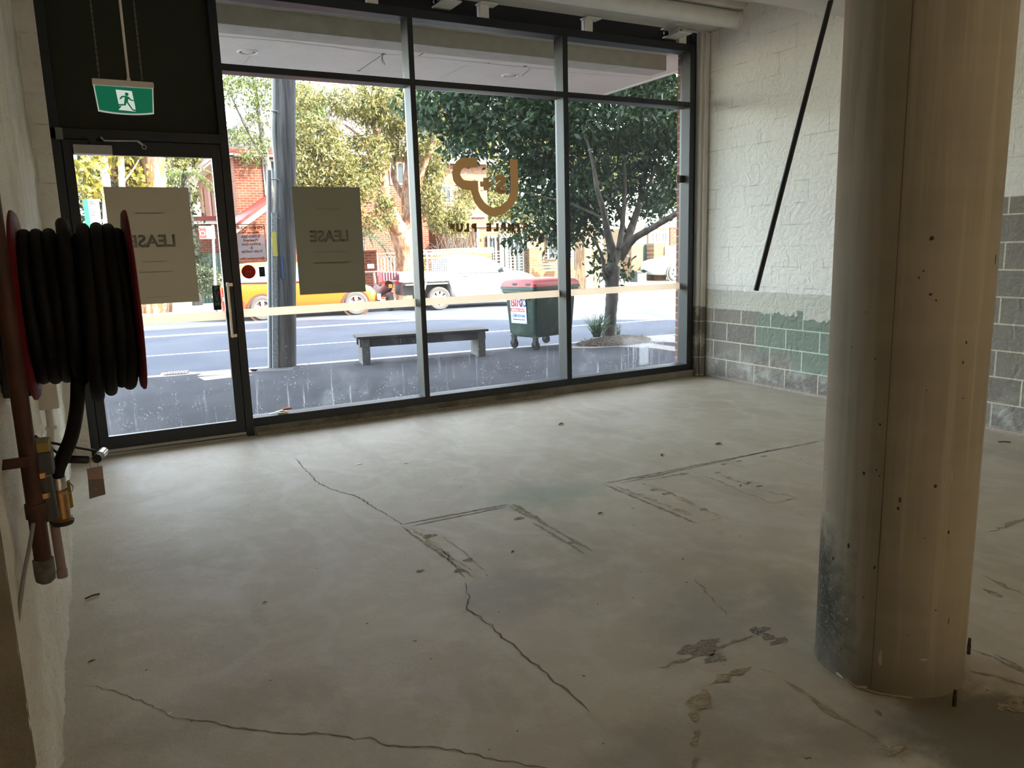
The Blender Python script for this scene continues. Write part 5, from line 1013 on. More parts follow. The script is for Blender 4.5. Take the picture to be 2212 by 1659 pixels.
# what shows through the door glass
t = thing('paperbark_tree', 'shaggy paperbark trunk seen through the door above the poster', 'tree', at(335, 640, Y=17))
m = MB(); limb(m, px_path([(338, 690, 17, .42), (336, 500, 17, .34), (334, 400, 17, .30), (330, 340, 17, .29), (326, 250, 17, .26), (320, 120, 17, .2)]), 6, 20); m.build('trunk', PAPER, t, smooth=True)
leaves('foliage', blobs_px([(330, 230, 17, .9, .9, .6), (400, 260, 17.5, .8, .8, .5), (280, 330, 17.5, .5, .6, .35), (320, 150, 17, 1.6, 1.2, .7)]), 4000, .14, LFY, t, 21, 10, .2); reparent(t)
t = thing('slender_tree', 'pale slender trunks with yellow leaves seen through the left of the door', 'tree', at(230, 640, Y=16.4))
m = MB()
for L in ([(236, 690, 16.4, .12), (232, 450, 16.4, .11), (228, 380, 16.4, .10), (222, 310, 16.4, .09), (214, 200, 16.4, .07)], [(275, 690, 16.8, .10), (266, 450, 16.8, .09), (262, 360, 16.8, .08), (256, 200, 16.8, .05)], [(228, 380, 16.4, .03), (200, 350, 16.2, .02), (175, 320, 16, .015)], [(170, 390, 16.2, .02), (200, 380, 16.2, .02), (225, 400, 16.4, .03)], [(165, 420, 16, .015), (190, 412, 16, .02), (215, 400, 16.2, .02)], [(262, 400, 16.8, .03), (285, 370, 16.6, .02), (300, 345, 16.5, .012)]): limb(m, px_path(L), 5, 10)
m.build('trunk', mat('white_bark', (.45, .41, .34), rough=.9, noise=.15, scale=6), t, smooth=True)
leaves('foliage', blobs_px([(185, 365, 16, .28, .4, .22), (180, 400, 16, .22, .3, .12), (210, 345, 16.3, .3, .4, .12), (290, 380, 17, .35, .4, .25), (245, 320, 17, .9, .9, .3), (200, 420, 16.3, .2, .3, .12)]), 1100, .20, leafmat('leaf_yellow', (.15, .15, .02), (.28, .23, .05), .35), t, 22, 6, .2, .6)
leaves('autumn_foliage', blobs_px([(290, 370, 17.5, .55, .4, .5), (310, 390, 17.5, .4, .4, .4)]), 900, .2, LFA, t, 23, 6, .2, .6); reparent(t)
t = thing('hedge', 'dark mixed hedge behind the bus map sign, seen through the door', 'hedge', at(230, 640, Y=19)); leaves('foliage', blobs_px([(190, 420, 19, 1.6, .8, 1.5), (300, 460, 19, 1.6, .8, 1.5), (240, 560, 18.6, 2.0, .7, 1.0), (400, 560, 18.8, .8, .6, .9)]), 7000, .16, leafmat('leaf_deep', (.012, .02, .008), (.055, .07, .025), .3), t, 24, 10, .2, .5); reparent(t)
def palm(cx_, cy2, Y, L, n, m_, lab_, seed, trunk_py):
    R = random.Random(seed); c = at(cx_, cy2, Y=Y); b = at(cx_, trunk_py, Y=Y); t = thing('palm', lab_, 'palm', (c.x, c.y, -.06))
    MB().tube([(c.x, c.y, -.06), (c.x, c.y, c.z)], [.16, .13], 12).build('trunk', BARK, t, smooth=True); mb = MB()
    for k in range(n):
        a = 2*PI*k/n+R.uniform(-.2, .2); up = R.uniform(.1, .9); d = Vector((math.cos(a), math.sin(a), 0)); P = [c+d*L*f+Vector((0, 0, L*(up*f-1.1*f*f))) for f in [i/12 for i in range(13)]]; w_ = Vector((-d.y, d.x, 0))
        for i in range(1, 12):
            for s in (-1, 1):
                tip = P[i]+w_*s*L*.28*(1-(i/13)**2)+d*L*.12-Vector((0, 0, L*.10)); mb.add([P[i]-d*.018, P[i]+d*.018, tip], [(0, 1, 2)])
        mb.tube(P, .012, 4)
    mb.build('fronds', m_, t); reparent(t)
palm(398, 375, 19.5, 1.15, 22, leafmat('palm_sunny', (.06, .09, .015), (.16, .19, .04), .35), 'sunny palm beside the brick house, seen through the door', 1, 600)
palm(780, 505, 18.6, 1.2, 16, leafmat('palm_dark', (.03, .05, .03), (.09, .13, .07), .3), 'dark palm behind the white picket fence', 2, 600)
t = thing('shrub', 'low grey-green shrub in front of the green metal fence, seen through the door', 'shrub', at(452, 640, Y=15.9)); leaves('foliage', blobs_px([(450, 610, 16, .42, .3, .34), (440, 590, 16, .2, .2, .2)]), 1800, .09, leafmat('leaf_grey', (.04, .055, .03), (.11, .13, .07), .3), t, 31, 8, .09); reparent(t)
# dead paperbark butt
st_ = at(1278, 615, Y=15.7); t = thing('dead_trunk', 'broken-off paperbark butt with ragged top behind the waste bin', 'tree trunk', (st_.x, st_.y, -.06)); vs = []; fs = []; K = 40; H_ = (1.55+.06)
for j in range(13):
    f = j/12; r = .40*(1+.25*(1-f)**3+.18*f)
    for k in range(K): a = 2*PI*k/K; q = r*(1+.13*math.sin(5*a+2*f)+.06*math.sin(13*a)); z = -.06+H_*f*(1+(.14*math.sin(a*2+.8)+.10*math.sin(5*a)+.06*math.sin(11*a))*f*f); vs.append((st_.x+.10*(f-.3)-.10+q*math.cos(a), st_.y+q*math.sin(a)*.8, z))
vs.append((st_.x, st_.y, 1.0))
for j in range(12):
    for k in range(K): fs.append((j*K+k, j*K+(k+1) % K, (j+1)*K+(k+1) % K, (j+1)*K+k))
for k in range(K): fs.append((12*K+k, 12*K+(k+1) % K, 13*K))
pk2 = G('dead_paperbark'); a1 = pk2.noise(1, 6, .7, stretch=(9, 9, 1.2)); DP = pk2.out(pk2.mix(pk2.step(a1, .42, .56), (.17, .11, .07), (.36, .25, .15)), .95, pk2.bump(a1, 1, .08))
raw('butt', vs, fs, DP, t, smooth=True); m = MB(); limb(m, px_path([(1290, 520, 15.7, .12), (1296, 500, 15.75, .09), (1280, 480, 15.8, .05), (1272, 470, 15.8, .03)]), 5, 10); limb(m, px_path([(1292, 520, 15.6, .04), (1305, 530, 15.4, .03), (1312, 545, 15.3, .02)]), 5, 8); m.build('snags', BARK, t, smooth=True); reparent(t)
# twiggy bare shrubs in front of the far house
t = thing('bare_shrub', 'tangle of bare grey twigs behind the ute', 'shrub', at(990, 590, Y=18.5)); m = MB(); R = random.Random(9)
for k in range(70):
    p = at(R.uniform(955, 1035), 590, Y=18.5+R.uniform(-.4, .4)); q = p+Vector((R.uniform(-.5, .5), R.uniform(-.2, .2), R.uniform(.7, 1.7))); q2 = q+Vector((R.uniform(-.4, .4), 0, R.uniform(0, .5))); m.tube([(p.x, p.y, -.05), p.lerp(q, .5)+Vector((R.uniform(-.1, .1), 0, 0)), q, q2], [.012, .01, .007, .004], 4)
m.build('twigs', mat('grey_twig', (.12, .10, .085), rough=.9), t); reparent(t)

# ---------------------------------------------------------------- walls, fences and houses across the road
def pb(name, px0, px1, pyt, Y, dep, m, parent=None, zb=-.06, pyb=None):
    a, b = at(px0, pyt, Y=Y), at(px1, pyt, Y=Y); z0 = zb if pyb is None else at((px0+px1)/2, pyb, Y=Y).z
    return bx(name, (a.x, b.x, Y, Y+dep, z0, (a.z+b.z)/2), m, parent)
cop = mat('coping', (.17, .15, .12), rough=.9)
t = thing('brick_pillar', 'red brick fence pillar with a built-in letterbox beside the white picket fence', 'pillar', at(800, 640, Y=17)); pb('pillar_shaft', 783, 813, 545, 17, .4, BRX, t); pb('pillar_cap', 782, 814, 541, 16.98, .44, BRX, t, pyb=545)
pb('letterbox', 794, 808, 570, 16.96, .05, mat('letterbox_white', (.72, .70, .66), rough=.5), t, pyb=580); reparent(t)
t = thing('picket_fence', 'white metal picket fence between brick pillars', 'fence', at(840, 640, Y=17.1)); wf = mat('white_metal', (.50, .50, .47), rough=.45)
for a, b in ((545, 547), (553, 555), (589, 592)): pb('rail', 813, 916, a, 17.1, .04, wf, t, pyb=b)
for k in range(15): x = 815+k*7; pb('picket', x, x+2.2, 553, 17.1, .03, wf, t, pyb=592)
pb('post', 812.5, 816, 543, 17.08, .07, wf, t); reparent(t)
pb('base_wall', 813, 916, 594, 17.05, .2, BRX); tag(bpy.data.objects['base_wall'], 'low red brick wall under the white picket fence', 'wall')
t = thing('brick_pillar', 'red brick pillar immediately right of the paperbark trunk', 'pillar', at(925, 640, Y=17)); pb('pillar_shaft', 916, 933, 540, 17, .4, BRX, t); reparent(t)
o = pb('garden_wall', 933, 1063, 539, 17.1, .25, TBX); tag(o, 'tan brick garden wall behind the white ute cab', 'wall')
blkm = mat('black_slat', (.03, .035, .04), rough=.5)
t = thing('slat_gate', 'dark metal gate of horizontal slats left of the tan brick pillar', 'gate', at(1100, 640, Y=17.1))
for k in range(9): pb('slat', 1064, 1143, 541+k*6.4, 17.1, .03, blkm, t, pyb=541+k*6.4+2.4)
for x in (1064, 1090, 1117, 1140): pb('upright', x, x+2.2, 538, 17.08, .05, blkm, t)
reparent(t)
t = thing('brick_pillar', 'tan brick pillar between the two dark slat panels', 'pillar', at(1156, 640, Y=17)); pb('pillar_shaft', 1143, 1170, 537, 16.95, .4, TBX, t); pb('pillar_cap', 1142, 1171, 534, 16.93, .44, cop, t, pyb=537); reparent(t)
t = thing('slat_fence', 'dark horizontal slat fence panel above the low sunlit brick wall', 'fence', at(1200, 640, Y=17.1))
for k in range(6): pb('slat', 1170, 1245, 545+k*6.6, 17.1, .03, blkm, t, pyb=545+k*6.6+2.6)
for x in (1170, 1208, 1242): pb('upright', x, x+2, 542, 17.08, .05, blkm, t, pyb=585)
reparent(t); o = pb('base_wall', 1170, 1250, 585, 17.0, .3, TBX); tag(o, 'low tan brick wall under the dark slat fence', 'wall')
# left brick house
dkt = mat('roof_tile', (.045, .034, .03), rough=.9, noise=.35, scale=12, bump=.5, bscale=25); gut = mat('gutter_white', (.45, .43, .38), rough=.5); gutr = mat('gutter_red', (.16, .018, .014), rough=.5); wfr = mat('window_frame_white', (.30, .29, .27), rough=.5); gls = mat('dark_glass', (.02, .027, .035), rough=.3, spec=.2)
HA = at(503, 337, Y=22); x0, ze = HA.x, HA.z; x1 = at(655, 337, Y=22).x; yb_ = 22+10
t = thing('brick_house', 'two-storey red brick house at left with dark tiled roof and red gutters', 'house', (x0, 22, -.06))
m = MB().box(x0, x1, 22, yb_, -.06, ze); o = m.build('walls', [BRX, BRY], t)
for f in o.data.polygons: f.material_index = 1 if abs(f.normal.x) > .5 else 0
m = MB(); e = .45; ridge = ze+2.0; X0, X1, Y0, Y1 = x0-e, x1+e, 22-e, yb_+e; xm = (X0+X1)/2; m.add([(X0, Y0, ze+.12), (X1, Y0, ze+.12), (X1, Y1, ze+.12), (X0, Y1, ze+.12), (xm, Y0+3.4, ridge), (xm, Y1-3.4, ridge)], [(0, 1, 4), (1, 2, 5, 4), (2, 3, 5), (3, 0, 4, 5), (3, 2, 1, 0)]); m.build('roof', dkt, t)
MB().box(X0-.02, X1+.02, Y0-.03, Y0+.03, ze+.06, ze+.19).box(X0-.03, X0+.03, Y0, Y1, ze+.06, ze+.19).build('gutter', gutr, t); MB().box(X0+.02, X1-.02, Y0+.03, 22.0, ze-.02, ze+.06).box(X0+.02, x0, Y0, Y1, ze-.02, ze+.06).build('eaves', gut, t)
w_ = bpy.data.objects.new('window', None)
def win(px0, px1, pyt, pyb, Y, par, fr_=wfr, gl_=gls, fw=.07):
    a, b = at(px0, pyt, Y=Y), at(px1, pyb, Y=Y); m = MB().box(a.x, a.x+fw, Y-.05, Y, b.z, a.z).box(b.x-fw, b.x, Y-.05, Y, b.z, a.z).box(a.x+fw, b.x-fw, Y-.05, Y, a.z-fw, a.z).box(a.x+fw, b.x-fw, Y-.05, Y, b.z, b.z+fw).box((a.x+b.x)/2-.02, (a.x+b.x)/2+.02, Y-.045, Y, b.z+fw, a.z-fw)
    f = m.build('window', fr_, par); bx('pane', (a.x+fw, b.x-fw, Y-.02, Y-.01, b.z+fw, a.z-fw), gl_, f)
win(566, 606, 344, 425, 22, t)
# side windows on the receding wall
for k, (ya, yz) in enumerate(((23.0, 24.3), (28, 28.6), (30.3, 30.8))):
    za, zb2 = (4.1, 2.7) if k == 0 else (4.4, 2.7); f = MB().box(x0-.05, x0+.0, ya, yz, zb2, za).build('window', wfr if k == 0 else mat('dark_brick_strip', (.12, .05, .035)), t); 
    if k == 0: bx('pane', (x0-.06, x0-.05, ya+.1, yz-.1, zb2+.1, za-.1), mat('stained_pane', (.25, .12, .10), rough=.3), f)
# lower lean-to roof: red edge and white fascia running up to the right
a, b = at(500, 490, Y=20.6), at(598, 418, Y=20.6)
m = MB(); m.add([a, b, b+Vector((0, 1.5, .12)), a+Vector((0, 1.5, .12)), a-Vector((0, 0, .12)), b-Vector((0, 0, .12)), b+Vector((0, 1.5, .0)), a+Vector((0, 1.5, .0))], [(0, 1, 2, 3), (4, 7, 6, 5), (0, 4, 5, 1), (1, 5, 6, 2), (2, 6, 7, 3), (3, 7, 4, 0)]); m.build('lean_to_roof', gutr, t)
m = MB(); d_ = Vector((0, 0, -.12)); m.add([a+d_, b+d_, b+d_*2.6, a+d_*2.6]+[p+Vector((0, .08, 0)) for p in (a+d_, b+d_, b+d_*2.6, a+d_*2.6)], [(0, 1, 2, 3), (4, 7, 6, 5), (0, 4, 5, 1), (2, 6, 7, 3), (1, 5, 6, 2), (0, 3, 7, 4)]); m.build('lean_to_fascia', gut, t)
c_ = at(498, 500, Y=20.8); d2 = at(640, 500, Y=20.8); MB().add([(c_.x, 20.8, -.06), (d2.x, 20.8, -.06), (d2.x, 20.8, at(640, 400, Y=20.8).z), (c_.x, 20.8, at(498, 494, Y=20.8).z), (c_.x, 22, -.06), (d2.x, 22, -.06), (d2.x, 22, at(640, 400, Y=20.8).z), (c_.x, 22, at(498, 494, Y=20.8).z)], [(0, 1, 2, 3), (4, 7, 6, 5), (0, 4, 5, 1), (2, 6, 7, 3), (0, 3, 7, 4), (1, 5, 6, 2)]).build('lower_wall', BRX, t)
reparent(t)
t = thing('brick_porch', 'lower brick wing of the left house seen at the right of the door glass', 'house wing', at(440, 640, Y=23)); xx = x0
bx('walls', (xx-1.9, xx-.12, 24.5, 30, -.06, 2.75), BRX, t); MB().box(xx-2.3, xx-.1, 24.2, 30.2, 2.75, 2.9).build('fascia', gutr, t); MB().box(xx-2.25, xx-.1, 24.25, 30.1, 2.62, 2.75).build('eaves', gut, t); reparent(t)
gf = mat('green_sheet_fence', (.04, .075, .06), rough=.6)
def sheet(name, lab_, px0, px1, pyt, Y, cat='fence'):
    a, b = at(px0, pyt, Y=Y), at(px1, pyt, Y=Y); m = MB(); n = max(4, int((b.x-a.x)/.10)); m2 = []
    for k in range(n): x = a.x+(b.x-a.x)*k/n; w2 = (b.x-a.x)/n; m.box(x, x+w2*.72, Y, Y+.03, -.06, a.z).box(x+w2*.72, x+w2, Y+.02, Y+.05, -.06, a.z)
    return tag(m.build(name, gf), lab_, cat)
sheet('metal_fence', 'green ribbed metal fence left of the brick house, seen through the door', 405, 500, 548, 20.2)
# far grey roof house behind the trees, brown house and tan townhouse
def house(name, lab_, px0, px1, pye, Y, dep, wm, rm, rh, yb=-.06):
    a, b = at(px0, pye, Y=Y), at(px1, pye, Y=Y); t = thing(name, lab_, 'house', (a.x, Y, yb)); bx('walls', (a.x, b.x, Y, Y+dep, yb, (a.z+b.z)/2), wm, t); z = (a.z+b.z)/2
    if rm: X0, X1, Y0, Y1 = a.x-.4, b.x+.4, Y-.4, Y+dep+.4; ym = (Y0+Y1)/2; k = min(3, (X1-X0)*.3); MB().add([(X0, Y0, z), (X1, Y0, z), (X1, Y1, z), (X0, Y1, z), (X0+k, ym, z+rh), (X1-k, ym, z+rh)], [(0, 1, 5, 4), (1, 2, 5), (2, 3, 4, 5), (3, 0, 4), (3, 2, 1, 0)]).build('roof', rm, t); MB().box(X0, X1, Y0-.06, Y0+.04, z-.12, z+.04).build('gutter', gut, t)
    return t
t = house('brick_house', 'brick house with dark tiled roof behind the paperbark tree', 712, 918, 332, 25, 6, BRX, dkt, 2.2); win(840, 875, 350, 400, 25, t); win(760, 800, 350, 410, 25, t); reparent(t)
t = house('brick_house', 'brown brick house behind the bare twigs', 932, 1050, 350, 27.5, 6, mat('brown_wall', (.12, .065, .045), rough=.9, noise=.2), dkt, 1.4); MB().box(at(935, 455, Y=27.4).x, at(1050, 455, Y=27.4).x, 27.4, 27.5, at(990, 470, Y=27.5).z, at(990, 462, Y=27.5).z).build('string_course', cop, t); win(950, 975, 400, 440, 27.5, t); win(985, 1020, 500, 560, 27.5, t); reparent(t)
t = house('townhouse', 'tan brick townhouse with dark-framed glass doors behind the slat gate', 1030, 1290, 489, 21.5, 5, TBX, None, 0); pb('coping', 1028, 1292, 485, 21.4, .4, cop, t, pyb=489)
crt = mat('curtain', (.085, .085, .07), rough=.8, noise=.25, scale=9, stretch=(6, 1, .2)); dfr = mat('door_frame_dark', (.04, .05, .055), rough=.5); gry = mat('grey_pane', (.022, .028, .028), rough=.6, spec=.1)
for a, b, c_ in ((1051, 1074, gry), (1077, 1105, crt), (1107, 1133, gry)): win(a, b, 509, 592, 21.45, t, dfr, c_, .10)
for a, b in ((1212, 1236), (1180, 1205)): win(a, b, 505, 560, 21.45, t, dfr, gry, .08)
pb('downpipe', 1029, 1034, 495, 21.3, .1, dfr, t); reparent(t)
t = house('townhouse', 'pale rendered house with curtained windows at the far right', 1366, 1448, 492, 23, 5, mat('cream_wall', (.22, .18, .11), rough=.9), None, 0); pb('white_band', 1364, 1500, 478, 22.9, .3, wf, t, pyb=492); win(1400, 1422, 499, 527, 22.95, t, wfr, crt, .12); win(1424, 1442, 499, 527, 22.95, t, wfr, crt, .12); pb('brick_end', 1448, 1500, 489, 22.95, 3, BRX, t); reparent(t)
t = thing('brick_pillar', 'sunlit tan brick pillar left of the green gate at the far right', 'pillar', at(1376, 604, Y=19)); pb('pillar_shaft', 1364, 1389, 530, 19, .5, TBX, t); reparent(t)
sheet('metal_gate', 'dark green ribbed metal gate at the far right between brick pillars', 1389, 1412, 527, 19.55, 'gate')
t = thing('brick_pillar', 'tan brick pillar right of the green gate at the far right', 'pillar', at(1425, 604, Y=19)); pb('pillar_shaft', 1413, 1440, 525, 19.0, .5, TBX, t); reparent(t)
t = thing('rendered_wall', 'bright white rendered wall with slatted vent behind the silver car', 'wall', at(1450, 604, Y=18.9)); pb('wall_face', 1440, 1500, 530, 18.9, .3, mat('white_render', (.85, .83, .78), rough=.9), t)
for k in range(7): pb('vent_slat', 1457, 1464, 533+k*4, 18.86, .03, gry, t, pyb=534.5+k*4)
reparent(t)
t = thing('wheelie_bin', 'dark wheelie bin beside the green gate at the far right', 'waste bin', at(1388, 602, Y=18.2)); pb('bin_body', 1377, 1397, 588, 18.2, .5, bd, t); pb('bin_lid', 1376, 1398, 585, 18.15, .56, blkm, t, pyb=588); reparent(t)
# signs on the far kerb
t = thing('parking_sign', 'red and white parking sign on a white post, seen through the door', 'sign', at(458, 650, Y=15.6)); rs_ = mat('sign_red', (.40, .015, .01), rough=.5); ws_ = mat('sign_white_paint', (.24, .24, .235), rough=.5)
q = at(460, 490, Y=15.6); q2 = at(466, 655, Y=15.6); MB().tube([(q2.x, 15.63, -.06), (q.x, 15.63, q.z+.05)], .035, 12).build('post', ws_, t, smooth=True)
pb('white_panel', 445, 463, 488, 15.57, .02, ws_, t, pyb=516); pb('red_panel', 429, 445.5, 488, 15.57, .02, ws_, t, pyb=516); pb('red_field', 430.5, 444, 489.5, 15.56, .01, rs_, t, pyb=514)
q = at(437.5, 504, Y=15.55); MB().lathe([(.045, 0), (.07, 0), (.07, -.004), (.045, -.004)], (q.x, 15.556, q.z), 'Y', 24, True).build('ring_symbol', ws_, t); q = at(437.5, 494, Y=15.55); text_mesh('sign_lettering', 'NO', .08, ws_, t, (q.x, 15.556, q.z), (1, 0, 0), (0, 0, 1), bold=.002); reparent(t)
t = thing('bus_map_sign', 'large white sign with a green left edge across the road, seen through the door', 'sign', at(205, 650, Y=15.3)); a, b = at(178, 430, Y=15.3), at(224, 520, Y=15.3); gs = mat('sign_teal', (.005, .10, .065), rough=.5); ssm = mat('sign_print', (.05, .055, .06), rough=.6)
bx('white_panel', (a.x, b.x, 15.3, 15.33, b.z, a.z), ws_, t); bx('green_edge', (a.x, a.x+.11, 15.29, 15.3, b.z, a.z), gs, t)
for x in (a.x+.08, b.x-.08): MB().tube([(x, 15.35, -.06), (x, 15.35, a.z-.1)], .03, 10).build('post', ws_, t, smooth=True)
for k, (f, l_, h) in enumerate(((.04, .34, .030), (.085, .40, .030), (.15, .12, .035), (.30, .42, .02), (.36, .3, .02), (.42, .1, .03), (.58, .30, .015), (.66, .3, .015))): bx('print_line', (a.x+.14, a.x+.14+l_*(b.x-a.x-.12)*1.3, 15.292, 15.3, a.z-(a.z-b.z)*f-h, a.z-(a.z-b.z)*f), ssm, t)
reparent(t)
# ---------------------------------------------------------------- vehicles
def wheel(par, s, v, r, z, rim, spokes=5, w_=.19):
    c = S(s, v, z+r); m = MB().lathe([(r*.66, -.5*w_), (r*.9, -.52*w_), (r, -.35*w_), (r, .35*w_), (r*.9, .52*w_), (r*.66, .5*w_)], (0, 0, 0), 'Y', 36, True)
    T = Matrix.Rotation(AR, 3, 'Z'); m.v = [T@q+c for q in m.v]; wh = m.build('wheel', mat('tyre', (.06, .055, .05), rough=.8), par, smooth=True)
    m = MB().lathe([(r*.60, -.46*w_), (r*.67, -.50*w_), (r*.67, -.2*w_), (r*.60, -.2*w_)], (0, 0, 0), 'Y', 36, True).lathe([(0, -.47*w_), (r*.14, -.47*w_), (r*.16, -.40*w_), (0, -.38*w_)], (0, 0, 0), 'Y', 20)
    for k in range(spokes):
        a = 2*PI*k/spokes+.3; d = Vector((math.cos(a), 0, math.sin(a))); p = Vector((-d.z, 0, d.x)); y0, y1 = -.46*w_, -.34*w_
        m.add([d*r*.1-p*r*.09+Vector((0, y0, 0)), d*r*.1+p*r*.09+Vector((0, y0, 0)), d*r*.64+p*r*.15+Vector((0, y0, 0)), d*r*.64-p*r*.15+Vector((0, y0, 0)), d*r*.1-p*r*.09+Vector((0, y1, 0)), d*r*.1+p*r*.09+Vector((0, y1, 0)), d*r*.64+p*r*.15+Vector((0, y1, 0)), d*r*.64-p*r*.15+Vector((0, y1, 0))], [(0, 1, 2, 3), (7, 6, 5, 4), (0, 4, 5, 1), (1, 5, 6, 2), (2, 6, 7, 3), (3, 7, 4, 0)])
    m.v = [T@q+c for q in m.v]; m.build('rim', rim, wh)
    m = MB().lathe([(0, -.2*w_), (r*.66, -.2*w_)], (0, 0, 0), 'Y', 24); m.v = [T@q+c for q in m.v]; m.build('brake_shadow', mat('hub_dark', (.03, .03, .03), rough=.8), wh); return wh
def shell(name, st, hw, z0, s0, v0, m, par, sub=1):
    """st: stations (s, zbot, zbelt, ztop, topf, wf); road height z0; the near side is at v0"""
    vs = []; fs = []; c = v0+hw
    for s, zb, zl, zt, tf, wf_ in st:
        w_ = hw*wf_; sec = [(-w_*.90, zb), (-w_*.985, zb+.10), (-w_, zb*.4+zl*.6), (-w_*.97, zl), (-w_*tf, zt-.04), (-w_*tf*.86, zt), (w_*tf*.86, zt), (w_*tf, zt-.04), (w_*.97, zl), (w_, zb*.4+zl*.6), (w_*.985, zb+.10), (w_*.90, zb)]
        vs += [S(s0+s, c+y, z0+z) for y, z in sec]
    n = 12
    for i in range(len(st)-1):
        for k in range(n): fs.append((i*n+k, i*n+(k+1) % n, (i+1)*n+(k+1) % n, (i+1)*n+k))
    fs += [tuple(range(n))[::-1], tuple(range((len(st)-1)*n, len(st)*n))]
    return MB().add(vs, fs).build(name, m, par, smooth=True, sub=sub)
def sidepoly(name, pts, v, z0, s0, m, par, th=.012):
    """a panel on the near side: points (s, z, inward offset)"""
    P = [S(s0+s, v+o, z0+z) for s, z, o in pts]; return card(name, P[::-1], m, par, th)
ZR = -.17
orp = mat('car_orange', (.62, .085, .006), rough=.25, spec=.8); whp = mat('car_white', (.55, .55, .54), rough=.25, spec=.7); sil = mat('car_silver', (.52, .54, .55), rough=.28, metal=.4); cgl = mat('car_glass', (.05, .11, .14), rough=.08, spec=.9); rimm = mat('alloy', (.62, .62, .62), rough=.35, metal=.5); trim_ = mat('car_trim', (.03, .03, .03), rough=.6)
tl_ = mat('tail_lamp', (.45, .01, .02), rough=.25); aml = mat('amber_lamp', (.75, .28, .02), rough=.3); hl = mat('head_lamp', (.70, .72, .72), rough=.15)
s0, _v = uv(Vector((1.66, 13.3, 0))); V0 = 9.22
t = thing('hatchback', 'bright orange hatchback parked across the road behind the utility pole', 'car', S(s0, V0, ZR), 'parked vehicles across the road')
L = [(0, .34, .80, .86, .90, .90), (.06, .26, .88, 1.02, .84, .95), (.22, .22, .92, 1.30, .74, .98), (.45, .20, .93, 1.42, .72, 1), (1.0, .19, .92, 1.46, .72, 1), (1.7, .19, .90, 1.46, .72, 1), (2.1, .19, .89, 1.40, .72, 1), (2.5, .19, .88, 1.20, .76, 1), (2.85, .19, .88, .98, .86, 1), (3.2, .20, .86, .92, .88, .99), (3.55, .21, .78, .82, .88, .96), (3.80, .24, .66, .70, .88, .90), (3.90, .32, .52, .54, .9, .82)]
shell('body', L, .84, ZR, s0, V0, orp, t)
sidepoly('side_window', [(.42, .96, .012), (1.25, .94, .0), (1.25, 1.34, .17), (.55, 1.34, .17)], V0-.003, ZR, s0, cgl, t); sidepoly('side_window', [(1.33, .94, .0), (2.62, .93, .0), (2.14, 1.33, .17), (1.33, 1.34, .17)], V0-.003, ZR, s0, cgl, t)
P = [S(s0+.03, V0+.25, ZR+.93), S(s0+.03, V0+1.43, ZR+.93), S(s0+.19, V0+1.35, ZR+1.27), S(s0+.19, V0+.33, ZR+1.27)]; card('rear_window', P, cgl, t, .01)
for wx in (.93, 3.27):
    c = S(s0+wx, V0-.004, ZR+.30); T = Matrix.Rotation(AR, 3, 'Z'); m = MB().lathe([(0, 0), (.37, 0), (.37, .05), (0, .05)], (0, 0, 0), 'Y', 32); m.v = [T@q+c for q in m.v]; m.build('wheel_arch', mat('arch_dark', (.06, .02, .015), rough=.8), t); wheel(t, s0+wx, V0+.055, .305, ZR, rimm)
    wheel(t, s0+wx, V0+1.62, .305, ZR, rimm)
sidepoly('tail_lamp', [(.0, .62, .10), (.30, .66, .0), (.36, .84, .02), (.06, .86, .10)], V0-.012, ZR, s0, tl_, t); sidepoly('amber_lamp', [(.22, .72, .0), (.30, .72, 0), (.34, .82, .01), (.22, .80, .01)], V0-.018, ZR, s0, aml, t)
card('tail_lamp', [S(s0-.02, V0+.10, ZR+.62), S(s0-.02, V0+.10, ZR+.86), S(s0-.03, V0+.42, ZR+.84), S(s0-.03, V0+.42, ZR+.64)], tl_, t, .02); card('number_plate', [S(s0-.03, V0+.62, ZR+.50), S(s0-.03, V0+.62, ZR+.62), S(s0-.03, V0+1.05, ZR+.62), S(s0-.03, V0+1.05, ZR+.50)], wf, t, .01)
sidepoly('rear_bumper', [(-.02, .26, .14), (.52, .26, .0), (.50, .50, -.0), (-.02, .52, .12)], V0-.008, ZR, s0, mat('bumper_red', (.60, .05, .03), rough=.3), t)
sidepoly('head_lamp', [(3.52, .66, .05), (3.80, .58, .10), (3.70, .72, .09), (3.50, .76, .06)], V0-.012, ZR, s0, hl, t); sidepoly('front_plate', [(3.86, .36, .10), (3.96, .36, .12), (3.96, .52, .12), (3.86, .52, .10)], V0-.02, ZR, s0, wf, t)
sidepoly('sill_trim', [(1.30, .22, .01), (2.90, .22, .01), (2.90, .27, .01), (1.30, .27, .01)], V0-.010, ZR, s0, mat('sill_orange', (.60, .12, .01), rough=.4), t); sidepoly('door_seam', [(1.30, .28, 0), (1.312, .28, 0), (1.312, .94, .0), (1.30, .94, .0)], V0-.006, ZR, s0, trim_, t, .006)
MB().tube([S(s0+2.55, V0-.02, ZR+.93), S(s0+2.60, V0-.12, ZR+.98)], .06, 10).build('mirror', orp, t, smooth=True); reparent(t)
